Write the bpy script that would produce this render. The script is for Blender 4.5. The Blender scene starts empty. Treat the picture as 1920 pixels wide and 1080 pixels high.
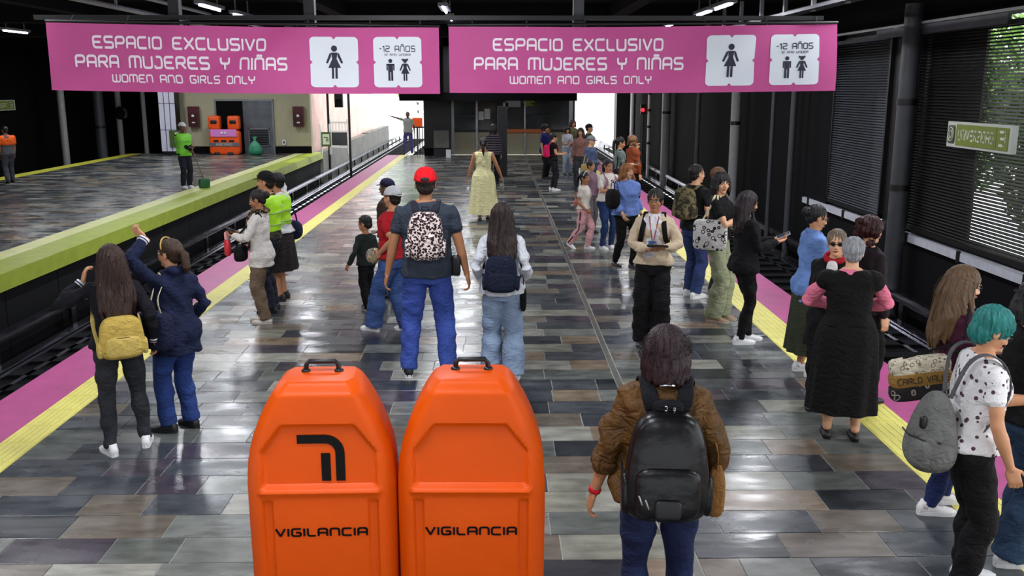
import bpy, bmesh, math, random
import numpy as np
from mathutils import Vector, Matrix, noise
R = random.Random(7)
PI = math.pi
sc = bpy.context.scene
COL = sc.collection
# ---------------------------------------------------------------- camera
CAM = Vector((0, 0, 2.6)); FPX = 1750.0
PITCH = math.atan(378 / FPX); YAW = math.atan(30 / FPX)
cd = bpy.data.cameras.new('camera'); cam = bpy.data.objects.new('camera', cd); COL.objects.link(cam)
cd.sensor_width = 36; cd.lens = FPX / 1920 * 36; cd.clip_start = .05; cd.clip_end = 400
cam.location = CAM; cam.rotation_euler = (PI / 2 - PITCH, 0, -YAW)
sc.camera = cam
CR = cam.rotation_euler.to_matrix()
def ray(px, py): return (CR @ Vector(((px - 960) / FPX, (540 - py) / FPX, -1))).normalized()
def G(px, py, z=0.0):                      # pixel -> point on the horizontal plane z
    d = ray(px, py); t = (z - CAM.z) / d.z; return CAM + d * t
def at(px, py, Y):                         # pixel -> point in the vertical plane Y
    d = ray(px, py); t = (Y - CAM.y) / d.y; return CAM + d * t
def proj(p):
    q = CR.transposed() @ (Vector(p) - CAM); return (960 - FPX * q.x / q.z, 540 + FPX * q.y / q.z)
def Yat(px, X, z=2.0):                     # depth at which a vertical line at X crosses the picture column px
    lo, hi = 1.0, 120.0
    for _ in range(40):
        m_ = (lo + hi) / 2; lo, hi = (m_, hi) if (proj((X, m_, z))[0] - px) * (1 if X > 0 else -1) > 0 else (lo, m_)
    return lo
# ---------------------------------------------------------------- world, exposure
sc.view_settings.view_transform = 'Standard'; sc.view_settings.look = 'None'
sc.view_settings.gamma = 1; sc.view_settings.use_curve_mapping = False
sc.view_settings.exposure = 0.0
w = bpy.data.worlds.new('sky'); sc.world = w; w.use_nodes = True
bg = w.node_tree.nodes['Background']; bg.inputs[0].default_value = (.93, .96, 1, 1); bg.inputs[1].default_value = 3.0
sun = bpy.data.lights.new('sun', 'SUN'); sun.energy = 2.2; sun.angle = .02; sun.color = (1, .95, .88); so = bpy.data.objects.new('sun', sun); COL.objects.link(so)
so.rotation_euler = Vector((-.45, .5, -.95)).to_track_quat('-Z', 'Y').to_euler()
def S(r, g, b):                            # 0-255 display colour -> linear
    f = lambda c: (c / 255 / 12.92) if c / 255 <= .04045 else ((c / 255 + .055) / 1.055) ** 2.4
    return (f(r), f(g), f(b), 1)
# ---------------------------------------------------------------- materials
MATS = {}
def mat(name, col, rough=.6, metal=0, var=.0, vs=8, bump=0, bs=60, emit=0, alpha=1, trans=0, spec=.5, col2=None, pat=None, ps=10, stretch=(1, 1, 1), sheen=0, coat=0, crum=0):
    if name in MATS: return MATS[name]
    m = bpy.data.materials.new(name); m.use_nodes = True; nt = m.node_tree; N = nt.nodes; L = nt.links
    b = N['Principled BSDF']; c = S(*col)
    b.inputs['Base Color'].default_value = c; b.inputs['Roughness'].default_value = rough
    b.inputs['Metallic'].default_value = metal; b.inputs['Specular IOR Level'].default_value = spec
    b.inputs['Sheen Weight'].default_value = sheen; b.inputs['Coat Weight'].default_value = coat
    if trans: b.inputs['Transmission Weight'].default_value = trans
    if emit:
        b.inputs['Emission Color'].default_value = c; b.inputs['Emission Strength'].default_value = emit
    if var or bump or pat:
        tc = N.new('ShaderNodeTexCoord'); mp = N.new('ShaderNodeMapping'); mp.inputs['Scale'].default_value = stretch
        L.new(tc.outputs['Object'], mp.inputs[0])
    src = None
    if pat:
        r = N.new('ShaderNodeValToRGB'); r.color_ramp.interpolation = 'CONSTANT' if pat != 'soft' else 'LINEAR'
        if pat in ('spots', 'blobs'):
            t = N.new('ShaderNodeTexVoronoi'); t.inputs['Scale'].default_value = ps; o = t.outputs['Distance']
            if pat == 'spots':
                n2 = N.new('ShaderNodeTexNoise'); n2.inputs['Scale'].default_value = ps * 2.2; L.new(mp.outputs[0], n2.inputs[0])
                ad = N.new('ShaderNodeMath'); ad.operation = 'MULTIPLY_ADD'; ad.inputs[1].default_value = .9; L.new(n2.outputs[0], ad.inputs[0]); L.new(o, ad.inputs[2]); o = ad.outputs[0]
                cut = 1.0
            else: cut = .27
        elif pat == 'wave':
            t = N.new('ShaderNodeTexWave'); t.inputs['Scale'].default_value = ps; t.inputs['Distortion'].default_value = 0; o = t.outputs['Fac']; cut = .5
            t.bands_direction = 'Z'
        elif pat == 'rings':
            t = N.new('ShaderNodeTexVoronoi'); t.inputs['Scale'].default_value = ps
            sb = N.new('ShaderNodeMath'); sb.operation = 'SUBTRACT'; sb.inputs[1].default_value = .34; L.new(t.outputs['Distance'], sb.inputs[0])
            ab = N.new('ShaderNodeMath'); ab.operation = 'ABSOLUTE'; L.new(sb.outputs[0], ab.inputs[0]); o = ab.outputs[0]; cut = .07
        else:
            t = N.new('ShaderNodeTexNoise'); t.inputs['Scale'].default_value = ps; t.inputs['Detail'].default_value = 3; o = t.outputs[0]; cut = .5
        L.new(mp.outputs[0], t.inputs[0]); L.new(o, r.inputs[0])
        r.color_ramp.elements[0].color = S(*col2); r.color_ramp.elements[1].color = c; r.color_ramp.elements[1].position = cut
        if pat == 'soft': r.color_ramp.elements[0].position = .35; r.color_ramp.elements[1].position = .65
        src = r.outputs[0]
    if var:
        n = N.new('ShaderNodeTexNoise'); n.inputs['Scale'].default_value = vs; n.inputs['Detail'].default_value = 4; L.new(mp.outputs[0], n.inputs[0])
        hs = N.new('ShaderNodeHueSaturation'); mr = N.new('ShaderNodeMapRange')
        mr.inputs[1].default_value = .3; mr.inputs[2].default_value = .7; mr.inputs[3].default_value = 1 - var; mr.inputs[4].default_value = 1 + var
        L.new(n.outputs[0], mr.inputs[0]); L.new(mr.outputs[0], hs.inputs['Value'])
        if src: L.new(src, hs.inputs['Color'])
        else: hs.inputs['Color'].default_value = c
        src = hs.outputs[0]
    if src: L.new(src, b.inputs['Base Color'])
    nrm_in = None
    if crum:
        n = N.new('ShaderNodeTexNoise'); n.inputs['Scale'].default_value = 11; n.inputs['Detail'].default_value = 2.5; n.inputs['Distortion'].default_value = 1.6
        m2 = N.new('ShaderNodeMapping'); m2.inputs['Scale'].default_value = (1, 1, 1.7); m2.inputs['Rotation'].default_value = (.4, .5, 0); L.new(tc.outputs['Object'], m2.inputs[0]); L.new(m2.outputs[0], n.inputs[0])
        bp = N.new('ShaderNodeBump'); bp.inputs['Strength'].default_value = crum; bp.inputs['Distance'].default_value = .035; L.new(n.outputs[0], bp.inputs['Height']); L.new(bp.outputs[0], b.inputs['Normal']); nrm_in = bp
    if bump:
        n = N.new('ShaderNodeTexNoise'); n.inputs['Scale'].default_value = bs; n.inputs['Detail'].default_value = 3; L.new(mp.outputs[0], n.inputs[0])
        bp = N.new('ShaderNodeBump'); bp.inputs['Strength'].default_value = bump; bp.inputs['Distance'].default_value = .02; L.new(n.outputs[0], bp.inputs['Height']); L.new(bp.outputs[0], b.inputs['Normal'])
        if nrm_in: L.new(nrm_in.outputs[0], bp.inputs['Normal'])
    MATS[name] = m; return m
def cloth(name, col, **k):
    k.setdefault('rough', .85); k.setdefault('var', .12); k.setdefault('vs', 14); k.setdefault('bump', .25); k.setdefault('bs', 90); k.setdefault('spec', .25); k.setdefault('crum', .55)
    return mat(name, col, **k)
# ---------------------------------------------------------------- mesh collector
def frames(pts, ref):
    out = []
    n = len(pts)
    for i in range(n):
        t = (pts[min(i + 1, n - 1)] - pts[max(i - 1, 0)])
        t = t.normalized() if t.length > 1e-9 else Vector((0, 0, 1))
        s = t.cross(ref)
        if s.length < 1e-4: s = t.cross(Vector((1, 0, 0)) if abs(t.x) < .9 else Vector((0, 1, 0)))
        s.normalize(); u = s.cross(t); out.append((t, s, u))
    return out
class MB:
    def __init__(s): s.v = []; s.f = []; s.m = []; s.mi = 0
    def add(s, vs, fs):
        o = len(s.v); s.v += [Vector(v) for v in vs]; s.f += [tuple(i + o for i in f) for f in fs]; s.m += [s.mi] * len(fs); return s
    def box(s, x0, x1, y0, y1, z0, z1, M=None):
        vs = [Vector((x, y, z)) for z in (z0, z1) for y in (y0, y1) for x in (x0, x1)]
        if M: vs = [M @ v for v in vs]
        return s.add(vs, [(0, 2, 3, 1), (4, 5, 7, 6), (0, 1, 5, 4), (2, 6, 7, 3), (0, 4, 6, 2), (1, 3, 7, 5)])
    def rings(s, rs, cap=True, closed=True):
        n = len(rs[0]); vs = [v for r in rs for v in r]; fs = []
        for k in range(len(rs) - 1):
            for i in range(n if closed else n - 1):
                j = (i + 1) % n; fs.append((k * n + i, k * n + j, (k + 1) * n + j, (k + 1) * n + i))
        if cap: fs.append(tuple(reversed(range(n)))); fs.append(tuple((len(rs) - 1) * n + i for i in range(n)))
        return s.add(vs, fs)
    def tube(s, pts, rad, n=10, ref=(0, 0, 1), rnd=True, ex=1.0, side=None, sm=0):
        if sm and len(pts) > 2:
            P_ = [Vector(p) for p in pts]; q = []; r_ = []; rr_ = [r if isinstance(r, tuple) else (r, r) for r in rad]
            for i in range(len(P_) - 1):
                p0, p1, p2, p3 = P_[max(i - 1, 0)], P_[i], P_[i + 1], P_[min(i + 2, len(P_) - 1)]
                for k in range(sm):
                    t = k / sm; q.append(.5 * ((2 * p1) + (p2 - p0) * t + (2 * p0 - 5 * p1 + 4 * p2 - p3) * t * t + (3 * p1 - p0 - 3 * p2 + p3) * t ** 3)); r_.append(tuple(rr_[i][j] * (1 - t) + rr_[i + 1][j] * t for j in (0, 1)))
            pts = q + [P_[-1]]; rad = r_ + [rr_[-1]]
        pts = [Vector(p) for p in pts]; rad = [(r, r) if not isinstance(r, tuple) else r for r in rad]
        if rnd:
            t0 = (pts[0] - pts[1]).normalized(); t1 = (pts[-1] - pts[-2]).normalized()
            a, b = rad[0], rad[-1]; p0, p1 = pts[0], pts[-1]
            pts = [p0 + t0 * min(a) * .7, p0 + t0 * min(a) * .35] + pts + [p1 + t1 * min(b) * .35, p1 + t1 * min(b) * .7]
            rad = [(a[0] * .45, a[1] * .45), (a[0] * .85, a[1] * .85)] + rad + [(b[0] * .85, b[1] * .85), (b[0] * .45, b[1] * .45)]
        fr = frames(pts, Vector(ref)); rs = []
        if side is not None: fr = [(t, (Vector(side) - t * t.dot(Vector(side))).normalized(), (Vector(side) - t * t.dot(Vector(side))).normalized().cross(t)) for t, _, _ in fr]
        for p, r, (t, sd, u) in zip(pts, rad, fr):
            ring = []
            for i in range(n):
                a = 2 * PI * i / n; c, q = math.cos(a), math.sin(a)
                if ex != 1: c = math.copysign(abs(c) ** ex, c); q = math.copysign(abs(q) ** ex, q)
                ring.append(p + sd * (r[0] * c) + u * (r[1] * q))
            rs.append(ring)
        return s.rings(rs)
    def sup(s, c, r, e1=1.0, e2=1.0, n=16, k=10, M=None):   # superellipsoid, e<1 boxy
        c = Vector(c); pw = lambda x, e: math.copysign(abs(x) ** e, x) if abs(x) > 1e-9 else 0.
        rs = []
        for j in range(1, k):
            v = -PI / 2 + PI * j / k; cz, sz = pw(math.cos(v), e1), pw(math.sin(v), e1); ring = []
            for i in range(n):
                a = 2 * PI * i / n
                p = Vector((r[0] * cz * pw(math.cos(a), e2), r[1] * cz * pw(math.sin(a), e2), r[2] * sz))
                ring.append(c + (M @ p if M else p))
            rs.append(ring)
        o = len(s.v); s.rings(rs, cap=False); L = len(rs)
        ez = Vector((0, 0, r[2])); ez = M @ ez if M else ez
        s.v += [c - ez, c + ez]; b = len(s.v) - 2
        for i in range(n):
            j = (i + 1) % n; s.f.append((o + j, o + i, b)); s.f.append((o + (L - 1) * n + i, o + (L - 1) * n + j, b + 1)); s.m += [s.mi] * 2
        return s
    def prism(s, poly, f0, f1):            # poly of 2D points, f0/f1 map (u,v) to the two faces
        n = len(poly); return s.rings([[f0(*p) for p in poly], [f1(*p) for p in poly]])
    def xf(s, M): s.v = [M @ v for v in s.v]; return s
    def build(s, name, mats, parent=None, smooth=False, **tags):
        me = bpy.data.meshes.new(name); me.from_pydata([tuple(v) for v in s.v], [], s.f)
        mats = mats if isinstance(mats, (list, tuple)) else [mats]
        for m in mats: me.materials.append(m)
        if len(mats) > 1: me.polygons.foreach_set('material_index', s.m)
        if smooth:
            me.polygons.foreach_set('use_smooth', [True] * len(me.polygons))
            if smooth == 'auto': me.set_sharp_from_angle(angle=math.radians(40))
        bm = bmesh.new(); bm.from_mesh(me); bmesh.ops.recalc_face_normals(bm, faces=bm.faces); bm.to_mesh(me); bm.free()
        o = bpy.data.objects.new(name, me); COL.objects.link(o)
        if parent: o.parent = parent
        for k, v in tags.items(): o[k] = v
        return o
def empty(name, loc=(0, 0, 0), rz=0, **tags):
    o = bpy.data.objects.new(name, None); COL.objects.link(o); o.location = loc; o.rotation_euler = (0, 0, rz); o.empty_display_size = .1
    for k, v in tags.items(): o[k] = v
    return o
def box(name, x0, x1, y0, y1, z0, z1, m, parent=None, bev=0, **tags):
    mb = MB().box(x0, x1, y0, y1, z0, z1); o = mb.build(name, m, parent, **tags)
    if bev:
        b = o.modifiers.new('bevel', 'BEVEL'); b.width = bev; b.segments = 2
    return o
# ---------------------------------------------------------------- stroke lettering
def _rc(pts, rad, flags=None):             # round the inner corners of a polyline
    out = [pts[0]]
    for i in range(1, len(pts) - 1):
        a, b, c = Vector(pts[i - 1]), Vector(pts[i]), Vector(pts[i + 1])
        if flags and not flags[i]: out.append(pts[i]); continue
        r = min(rad, (a - b).length * .49, (c - b).length * .49)
        p, q = b + (a - b).normalized() * r, b + (c - b).normalized() * r
        for t in (0, .25, .5, .75, 1): out.append(tuple(p * (1 - t) ** 2 + b * 2 * t * (1 - t) + q * t * t))
    out.append(pts[-1]); return out
W = .8
GL = {
 'A': (W, [[(0, 0), (0, 1), (W, 1), (W, 0)], [(0, .42), (W, .42)]]), 'C': (W, [[(W, 1), (0, 1), (0, 0), (W, 0)]]),
 'D': (W, [[(W * .5, 0), (0, 0), (0, 1), (W, 1), (W, 0), (W * .5, 0)]]), 'E': (W, [[(W, 1), (0, 1), (0, 0), (W, 0)], [(0, .5), (W * .8, .5)]]),
 'G': (W, [[(W, 1), (0, 1), (0, 0), (W, 0), (W, .48), (W * .5, .48)]]), 'I': (.05, [[(.02, 0), (.02, 1)]]),
 'J': (W * .8, [[(W * .2, 1), (W * .8, 1), (W * .8, 0), (0, 0), (0, .2)]]), 'L': (W * .85, [[(0, 1), (0, 0), (W * .85, 0)]]),
 'M': (1.1, [[(0, 0), (0, 1), (1.1, 1), (1.1, 0)], [(.55, 1), (.55, 0)]]), 'N': (W, [[(0, 0), (0, 1), (W, 1), (W, 0)]]),
 'O': (W, [[(W * .5, 0), (0, 0), (0, 1), (W, 1), (W, 0), (W * .5, 0)]]), 'P': (W, [[(0, 0), (0, 1), (W, 1), (W, .42), (0, .42)]]),
 'R': (W, [[(0, 0), (0, 1), (W, 1), (W, .46), (0, .46)], [(W * .5, .46), (W, 0)]]), 'S': (W, [[(W, 1), (0, 1), (0, .5), (W, .5), (W, 0), (0, 0)]]),
 'T': (W, [[(0, 1), (W, 1)], [(W / 2, 1), (W / 2, 0)]]), 'U': (W, [[(0, 1), (0, 0), (W, 0), (W, 1)]]), 'V': (W, [[(0, 1), (W / 2, 0), (W, 1)]]),
 'W': (1.1, [[(0, 1), (0, 0), (1.1, 0), (1.1, 1)], [(.55, 0), (.55, 1)]]), 'X': (W, [[(0, 1), (W, 0)], [(0, 0), (W, 1)]]),
 'Y': (W, [[(0, 1), (0, .5), (W, .5), (W, 1)], [(W / 2, .5), (W / 2, 0)]]), '1': (.3, [[(0, .8), (.28, 1), (.28, 0)]]),
 '2': (W, [[(0, 1), (W, 1), (W, .5), (0, .5), (0, 0), (W, 0)]]), '3': (W, [[(0, 1), (W, 1), (W, 0), (0, 0)], [(.15, .5), (W, .5)]]), '-': (.35, [[(0, .5), (.35, .5)]]), ' ': (.55, []),
 '\u00d1': (W, [[(0, 0), (0, 1), (W, 1), (W, 0)], [(W * .2, 1.25), (W * .8, 1.25)]]), ':': (.05, [[(0, .1), (0, .2)], [(0, .7), (0, .8)]]), '+': (W, [[(0, .5), (W, .5)], [(W / 2, .1), (W / 2, .9)]]),
}
SHARP = set('VX1+')
def lettering(mb, text, u0, u1, v0, v1, F, th=.16, thick=.0015):
    """text in the box u0..u1, v0 (base)..v1 (cap); F(u,v,d) gives the point d in front of the surface"""
    gap = .3; tot = sum(GL[c][0] for c in text) + gap * (len(text) - 1); sx = (u1 - u0) / tot; sy = v1 - v0; x = 0; hw = th / 2
    def rib(pts):
        for (a, b) in zip(pts[:-1], pts[1:]):
            a, b = Vector(a), Vector(b); d = b - a
            if d.length < 1e-5: continue
            d.normalize(); nrm = Vector((-d.y, d.x)) * hw; d2 = d * hw * .35
            q = [a - d2 - nrm, b + d2 - nrm, b + d2 + nrm, a - d2 + nrm]
            mp = lambda p, dd: F(u0 + (x + p.x) * sx, v0 + p.y * sy, dd)
            fr = [mp(p, thick) for p in q]; bk = [mp(p, 0) for p in q]; mb.rings([bk, fr])
    for c in text:
        wd, ss = GL[c]
        for st in ss:
            st = [(px, hw + py * (1 - th)) if c != '-' else (px, py) for px, py in st]
            rib(_rc(st, .0 if c in SHARP else .24) if len(st) > 2 and c not in SHARP else st)
        x += wd + gap
def word_parts(text, u0, u1, v0, v1, F, th, m, parent, name='lettering'):
    gap = .3; tot = sum(GL[c][0] for c in text) + gap * (len(text) - 1); sx = (u1 - u0) / tot; x = 0
    for wd in text.split(' '):
        wl = sum(GL[c][0] for c in wd) + gap * (len(wd) - 1); q = MB(); lettering(q, wd, u0 + x * sx, u0 + (x + wl) * sx, v0, v1, F, th); q.build(name, m, parent); x += wl + gap * 2 + GL[' '][0]
# ---------------------------------------------------------------- lamps' light (the fixtures themselves are built further down)
LAMPS = [(-0.95, y, 4.0) for y in (-5.5, -1.5, 2.5, 6.5, 12, 18.2, 20.8, 27, 32.5)] + [(-5.2, y, 4.0) for y in (-3, 3, 9, 15, 17.8, 20, 25)] + \
        [(4.1, y, 4.0) for y in (-3, 3, 9, 14, 17.4, 19, 22.5, 28)] + [(-12.6, y, 4.0) for y in (14, 20, 25.6, 30, 34)] + [(-9.3, y, 4.0) for y in (29, 34)]  # front left-platform row and far-end lamps added to brighten beige wall and kiosk base
for (x, y, z) in LAMPS:
    ld = bpy.data.lights.new('tube_light', 'AREA'); ld.shape = 'RECTANGLE'; ld.size = .16; ld.size_y = 1.25
    ld.energy = 105 if -6 < y < 10 else 80; ld.color = (.93, .95, 1.0)
    lo = bpy.data.objects.new('tube_light', ld); COL.objects.link(lo); lo.location = (x, y, z - .06)
# ---------------------------------------------------------------- setting materials
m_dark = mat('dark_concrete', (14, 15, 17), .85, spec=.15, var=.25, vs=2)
m_ceil = mat('ceiling_paint', (20, 21, 23), .85, spec=.15, var=.2, vs=1.5)
m_black = mat('black_steel', (9, 9, 11), .45, var=.2, vs=3)
m_blackp = mat('black_panel', (9, 9, 11), .85, spec=.12, var=.2, vs=2)
m_pink = mat('pink_strip', (172, 62, 126), .5, var=.1, vs=5, bump=.1, bs=120)
m_yel = mat('yellow_paver', (222, 214, 110), .5, var=.08, vs=6, bump=.1, bs=120)
m_green = mat('yellow_green_edge', (160, 176, 60), .45, var=.12, vs=4)
m_cream = mat('cream_edge', (215, 218, 150), .45, var=.08, vs=4)
m_grout = mat('grout', (158, 158, 152), .5, var=.15, vs=10)
m_steel = mat('brushed_steel', (150, 152, 155), .35, metal=.9, var=.1, vs=5)
m_rail = mat('rail_steel', (205, 205, 215), .12, metal=1, var=.1, vs=6)
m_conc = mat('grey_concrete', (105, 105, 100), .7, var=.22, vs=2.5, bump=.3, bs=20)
m_beige = mat('beige_wall', (172, 166, 138), .6, var=.12, vs=20, bump=.1, bs=60)
m_white = mat('white_paint', (225, 225, 225), .5, var=.04)
m_pipe = mat('pale_pipe', (150, 150, 150), .4, var=.1)
m_greyp = mat('grey_paint', (58, 60, 64), .5, var=.15, vs=4)
m_ballast = mat('track_bed', (12, 12, 12), .9, spec=.1, var=.4, vs=14, bump=.6, bs=25)
XL, XR = -3.42, 2.88                       # inner edges of the yellow strips
Y0, Y1 = 1.2, 36.5
YE = 50.0
# floor tiles
TC = [(54, 58, 64), (68, 72, 76), (108, 111, 106), (90, 94, 90), (124, 124, 112), (100, 92, 82), (120, 105, 88), (66, 60, 68), (140, 139, 130), (40, 44, 48)]
def tile_mat(i, c):
    m = mat('stone_tile_%d' % i, c, .26, spec=.6, var=.36, vs=4.5, bump=.0); nt = m.node_tree; N = nt.nodes; L = nt.links; b = N['Principled BSDF']
    tc = N.new('ShaderNodeNewGeometry'); n = N.new('ShaderNodeTexNoise'); n.inputs['Scale'].default_value = 1.7; n.inputs['Detail'].default_value = 5
    mp = N.new('ShaderNodeMapping'); mp.inputs['Scale'].default_value = (1, 2.5, 1); L.new(tc.outputs['Position'], mp.inputs[0]); L.new(mp.outputs[0], n.inputs[0])
    mr = N.new('ShaderNodeMapRange'); mr.inputs[1].default_value = .3; mr.inputs[2].default_value = .7; mr.inputs[3].default_value = .16; mr.inputs[4].default_value = .4
    L.new(n.outputs[0], mr.inputs[0]); L.new(mr.outputs[0], b.inputs['Roughness'])
    n2 = N.new('ShaderNodeTexNoise'); n2.inputs['Scale'].default_value = 2.2; n2.inputs['Detail'].default_value = 2; L.new(mp.outputs[0], n2.inputs[0])
    bp = N.new('ShaderNodeBump'); bp.inputs['Strength'].default_value = .35; bp.inputs['Distance'].default_value = .012; L.new(n2.outputs[0], bp.inputs['Height']); L.new(bp.outputs[0], b.inputs['Normal'])
    hs = [q for q in N if q.bl_idname == 'ShaderNodeHueSaturation'][0]; nz = [q for q in N if q.bl_idname == 'ShaderNodeTexNoise' and q != n and q != n2][0]
    for l in list(nz.inputs[0].links): L.remove(l)
    L.new(mp.outputs[0], nz.inputs[0])     # the veins run on world position so every tile differs
    return m
TM = [tile_mat(i, c) for i, c in enumerate(TC)]
floor = box('floor', XL - .78, XR + .86, Y0, Y1, -.3, -.004, m_grout, kind='structure')
GAP = .0065; TH = .03; tile_cache = {}
def rowcells(x0, x1):
    x = x0; cells = []; first = R.uniform(.2, .6); wd = first
    while x < x1 - .01:
        e = min(x + wd, x1)
        if x1 - e < .15: e = x1
        cells.append((x, e)); x = e; wd = R.choice((.4, .5, .6, .6, .7))
    return cells
def tiled(parent, x0, x1, ya, yb, ysolo, skip=None):
    far = MB(); y = ya; n = 0
    while y < yb - .05:
        segs = [(x0, x1)] if skip is None else [(x0, skip - .03), (skip + .03, x1)]
        for s0, s1 in segs:
            for (a, b) in rowcells(s0, s1):
                ci = R.choice((0, 0, 1, 1, 2, 3, 3, 4, 5, 6, 7, 8, 9, 9)); h = R.uniform(0, .0015)
                if y + .15 < ysolo and y > 3.9 and n < 298:
                    key = (round(b - a, 2), ci)
                    if key not in tile_cache:
                        hw = key[0] / 2 - GAP / 2; mb = MB(); q = .0015
                        mb.rings([[Vector((sx * (hw - d), sy * (.15 - GAP / 2 - d), z)) for sx, sy in ((-1, -1), (1, -1), (1, 1), (-1, 1))] for d, z in ((0, -TH), (0, -q), (q, 0))])
                        o = mb.build('tile', TM[ci]); tile_cache[key] = o.data; bpy.data.objects.remove(o)
                    o = bpy.data.objects.new('tile', tile_cache[key]); COL.objects.link(o); o.parent = parent; o.location = ((a + b) / 2, y + .15, h); n += 1
                else:
                    far.mi = ci; far.box(a + GAP / 2, b - GAP / 2, y + GAP / 2, min(y + .3, yb) - GAP / 2, -TH, h)
        y += .3
    far.build('tile_paving', TM, parent, kind='stuff')
tiled(floor, XL, XR, Y0, Y1, 11.6, skip=1.1)
box('drain_channel', 1.075, 1.125, Y0, Y1, -.05, -.002, mat('channel_metal', (120, 120, 112), .35, metal=.6, var=.2, vs=6), floor)
# yellow tactile pavers and pink strips of the near platform
def strip_tiles(x0, x1, ya, yb, m, name, parent, step=.36, ysolo=13, bumps=True):
    far = MB(); y = ya; cache = None
    while y < yb:
        e = min(y + step, yb); tgt = MB() if (y < ysolo and y > 3.6) else far
        if tgt is far or cache is None:
            dy = y if tgt is far else 0; dx = x0 if tgt is far else 0
            tgt.box(dx + .002, dx + x1 - x0 - .002, dy + .002, dy + e - y - .002, -.02, .003)
            if bumps and (tgt is not far):
                for k in range(6):
                    xx = dx + (x1 - x0) * (k + .5) / 6; tgt.box(xx - .012, xx + .012, dy + .02, dy + e - y - .02, .003, .006)
            if tgt is not far: o = tgt.build(name, m, parent); cache = o.data; o.location = (x0, y, 0)
        else:
            o = bpy.data.objects.new(name, cache); COL.objects.link(o); o.parent = parent; o.location = (x0, y, 0)
        y = e
    far.build(name + '_run', m, parent, kind='stuff')
strip_tiles(XL - .28, XL, Y0, Y1, m_yel, 'tactile_paver', floor)
strip_tiles(XR, XR + .36, Y0, Y1, m_yel, 'tactile_paver', floor)
box('pink_edge_strip', XL - .78, XL - .28, Y0, Y1, -.02, .002, m_pink, floor)
box('pink_edge_strip', XR + .36, XR + .86, Y0, Y1, -.02, .002, m_pink, floor)
# platform body, trenches
ZT = -1.25
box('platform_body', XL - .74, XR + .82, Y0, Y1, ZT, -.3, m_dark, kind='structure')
box('track_floor_left', -7.2, XL - .7, -3, 75, ZT - .3, ZT, m_ballast, kind='structure')
box('track_floor_right', XR + .8, 7.2, -3, 75, ZT - .3, ZT, m_ballast, kind='structure')
def track(xc, label):
    t = empty('railway_track', (xc, 0, ZT), label=label, category='track', group='metro tracks beside the platforms')
    for sx in (-1, 1):
        x = sx * .72
        MB().box(x - .035, x + .035, -3, 70, .05, .2).box(x - .07, x + .07, -3, 70, .0, .05).build('rail', m_rail, t)
        x = sx * .95; MB().box(x - .1, x + .1, -3, 70, .12, .17).box(x - .02, x + .02, -3, 70, 0, .12).build('running_beam', m_rail, t)
        x = sx * 1.25; MB().box(x - .05, x + .05, -3, 70, .36, .5).build('guide_bar', m_rail, t)
        mb = MB()
        for k in range(30): mb.box(x - .03, x + .03, -2 + k * 2.4, -1.85 + k * 2.4, 0, .36)
        mb.build('insulator', m_black, t, kind='stuff')
    mb = MB()
    for k in range(110): mb.box(-1.1, 1.1, -2.8 + k * .65, -2.55 + k * .65, -.02, .05)
    mb.build('sleeper', m_dark, t, kind='stuff')
track(-5.65, 'metro track with rails in the trench between the two platforms')
track(5.45, 'metro track below the dark louvred wall')
# left platform
lp = box('floor_left_platform', -14.0, -7.95, 5, 37.5, -.3, -.004, m_grout, kind='structure')
tiled(lp, -14.0, -7.95, 8, 37.5, 0)
box('green_edge_strip', -7.6, -7.0, 5, 38.2, -.25, .002, m_green, lp); box('cream_edge_strip', -7.95, -7.6, 5, 38.2, -.1, .004, m_cream, lp)
box('far_edge_strip', -14.5, -14.0, 8, 37.5, -.25, .004, mat('yellow_far', (190, 190, 60), .5, var=.1), lp)
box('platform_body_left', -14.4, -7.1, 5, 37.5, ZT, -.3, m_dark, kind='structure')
mb = MB()
for k in range(20): mb.box(-7.16, -7.08, 5 + k * 1.65, 6.63 + k * 1.65, ZT, -.26)
mb.build('concrete_facing', m_dark, lp, kind='stuff')
# kerb wall that goes on outside past the left platform
for i, (ya, yb, h) in enumerate(((38.2, 45, .0), (45, 52, .05), (52, 62, .1))):
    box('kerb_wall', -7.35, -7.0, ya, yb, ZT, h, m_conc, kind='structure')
box('track_floor_far_left', -17.5, -14.4, 5, 60, ZT - .3, ZT, m_ballast, kind='structure')
# walls, ceiling
box('wall_left', -17.8, -17.5, -9, 50, ZT, 4.3, m_blackp, kind='structure')
box('wall_back', -17.8, 7.6, -9.3, -9, ZT, 4.3, m_dark, kind='structure')
box('ceiling', -17.8, 7.9, -9, 30.5, 4.35, 4.7, m_ceil, kind='structure'); box('ceiling_end_left', -17.8, -5.4, 30.5, 38.2, 4.35, 4.7, m_ceil, kind='structure'); box('ceiling_end_right', -2.9, 7.9, 30.5, 38.2, 4.35, 4.7, m_ceil, kind='structure')  # unseen gap between the end slabs, cut to let daylight brighten the platform end
box('ceiling_right', 2.9, 7.9, 38.2, YE, 4.35, 4.7, m_ceil, kind='structure')
box('ceiling_left', -17.8, -7.6, 38.2, YE, 4.35, 4.7, m_ceil, kind='structure')
for i, y in enumerate((9.35, 15, 21, 27, 33)):
    box('trim_%d' % (i + 1), -17.5, 7.4, y, y + .4, 3.95 if i else 4.05, 4.35, m_ceil, kind='structure')
for i, x in enumerate((-8.6, 2.6, -3.3)):
    box('trim_%d' % (i + 6), x - .15, x + .15, -9, 38, 4.05, 4.35, m_ceil, kind='structure')
box('sky_block_wall_left', -17.8, -7.9, 50, 50.3, ZT, 4.7, m_blackp, kind='structure')  # unseen wall added to keep sky light off the far-left wall
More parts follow.
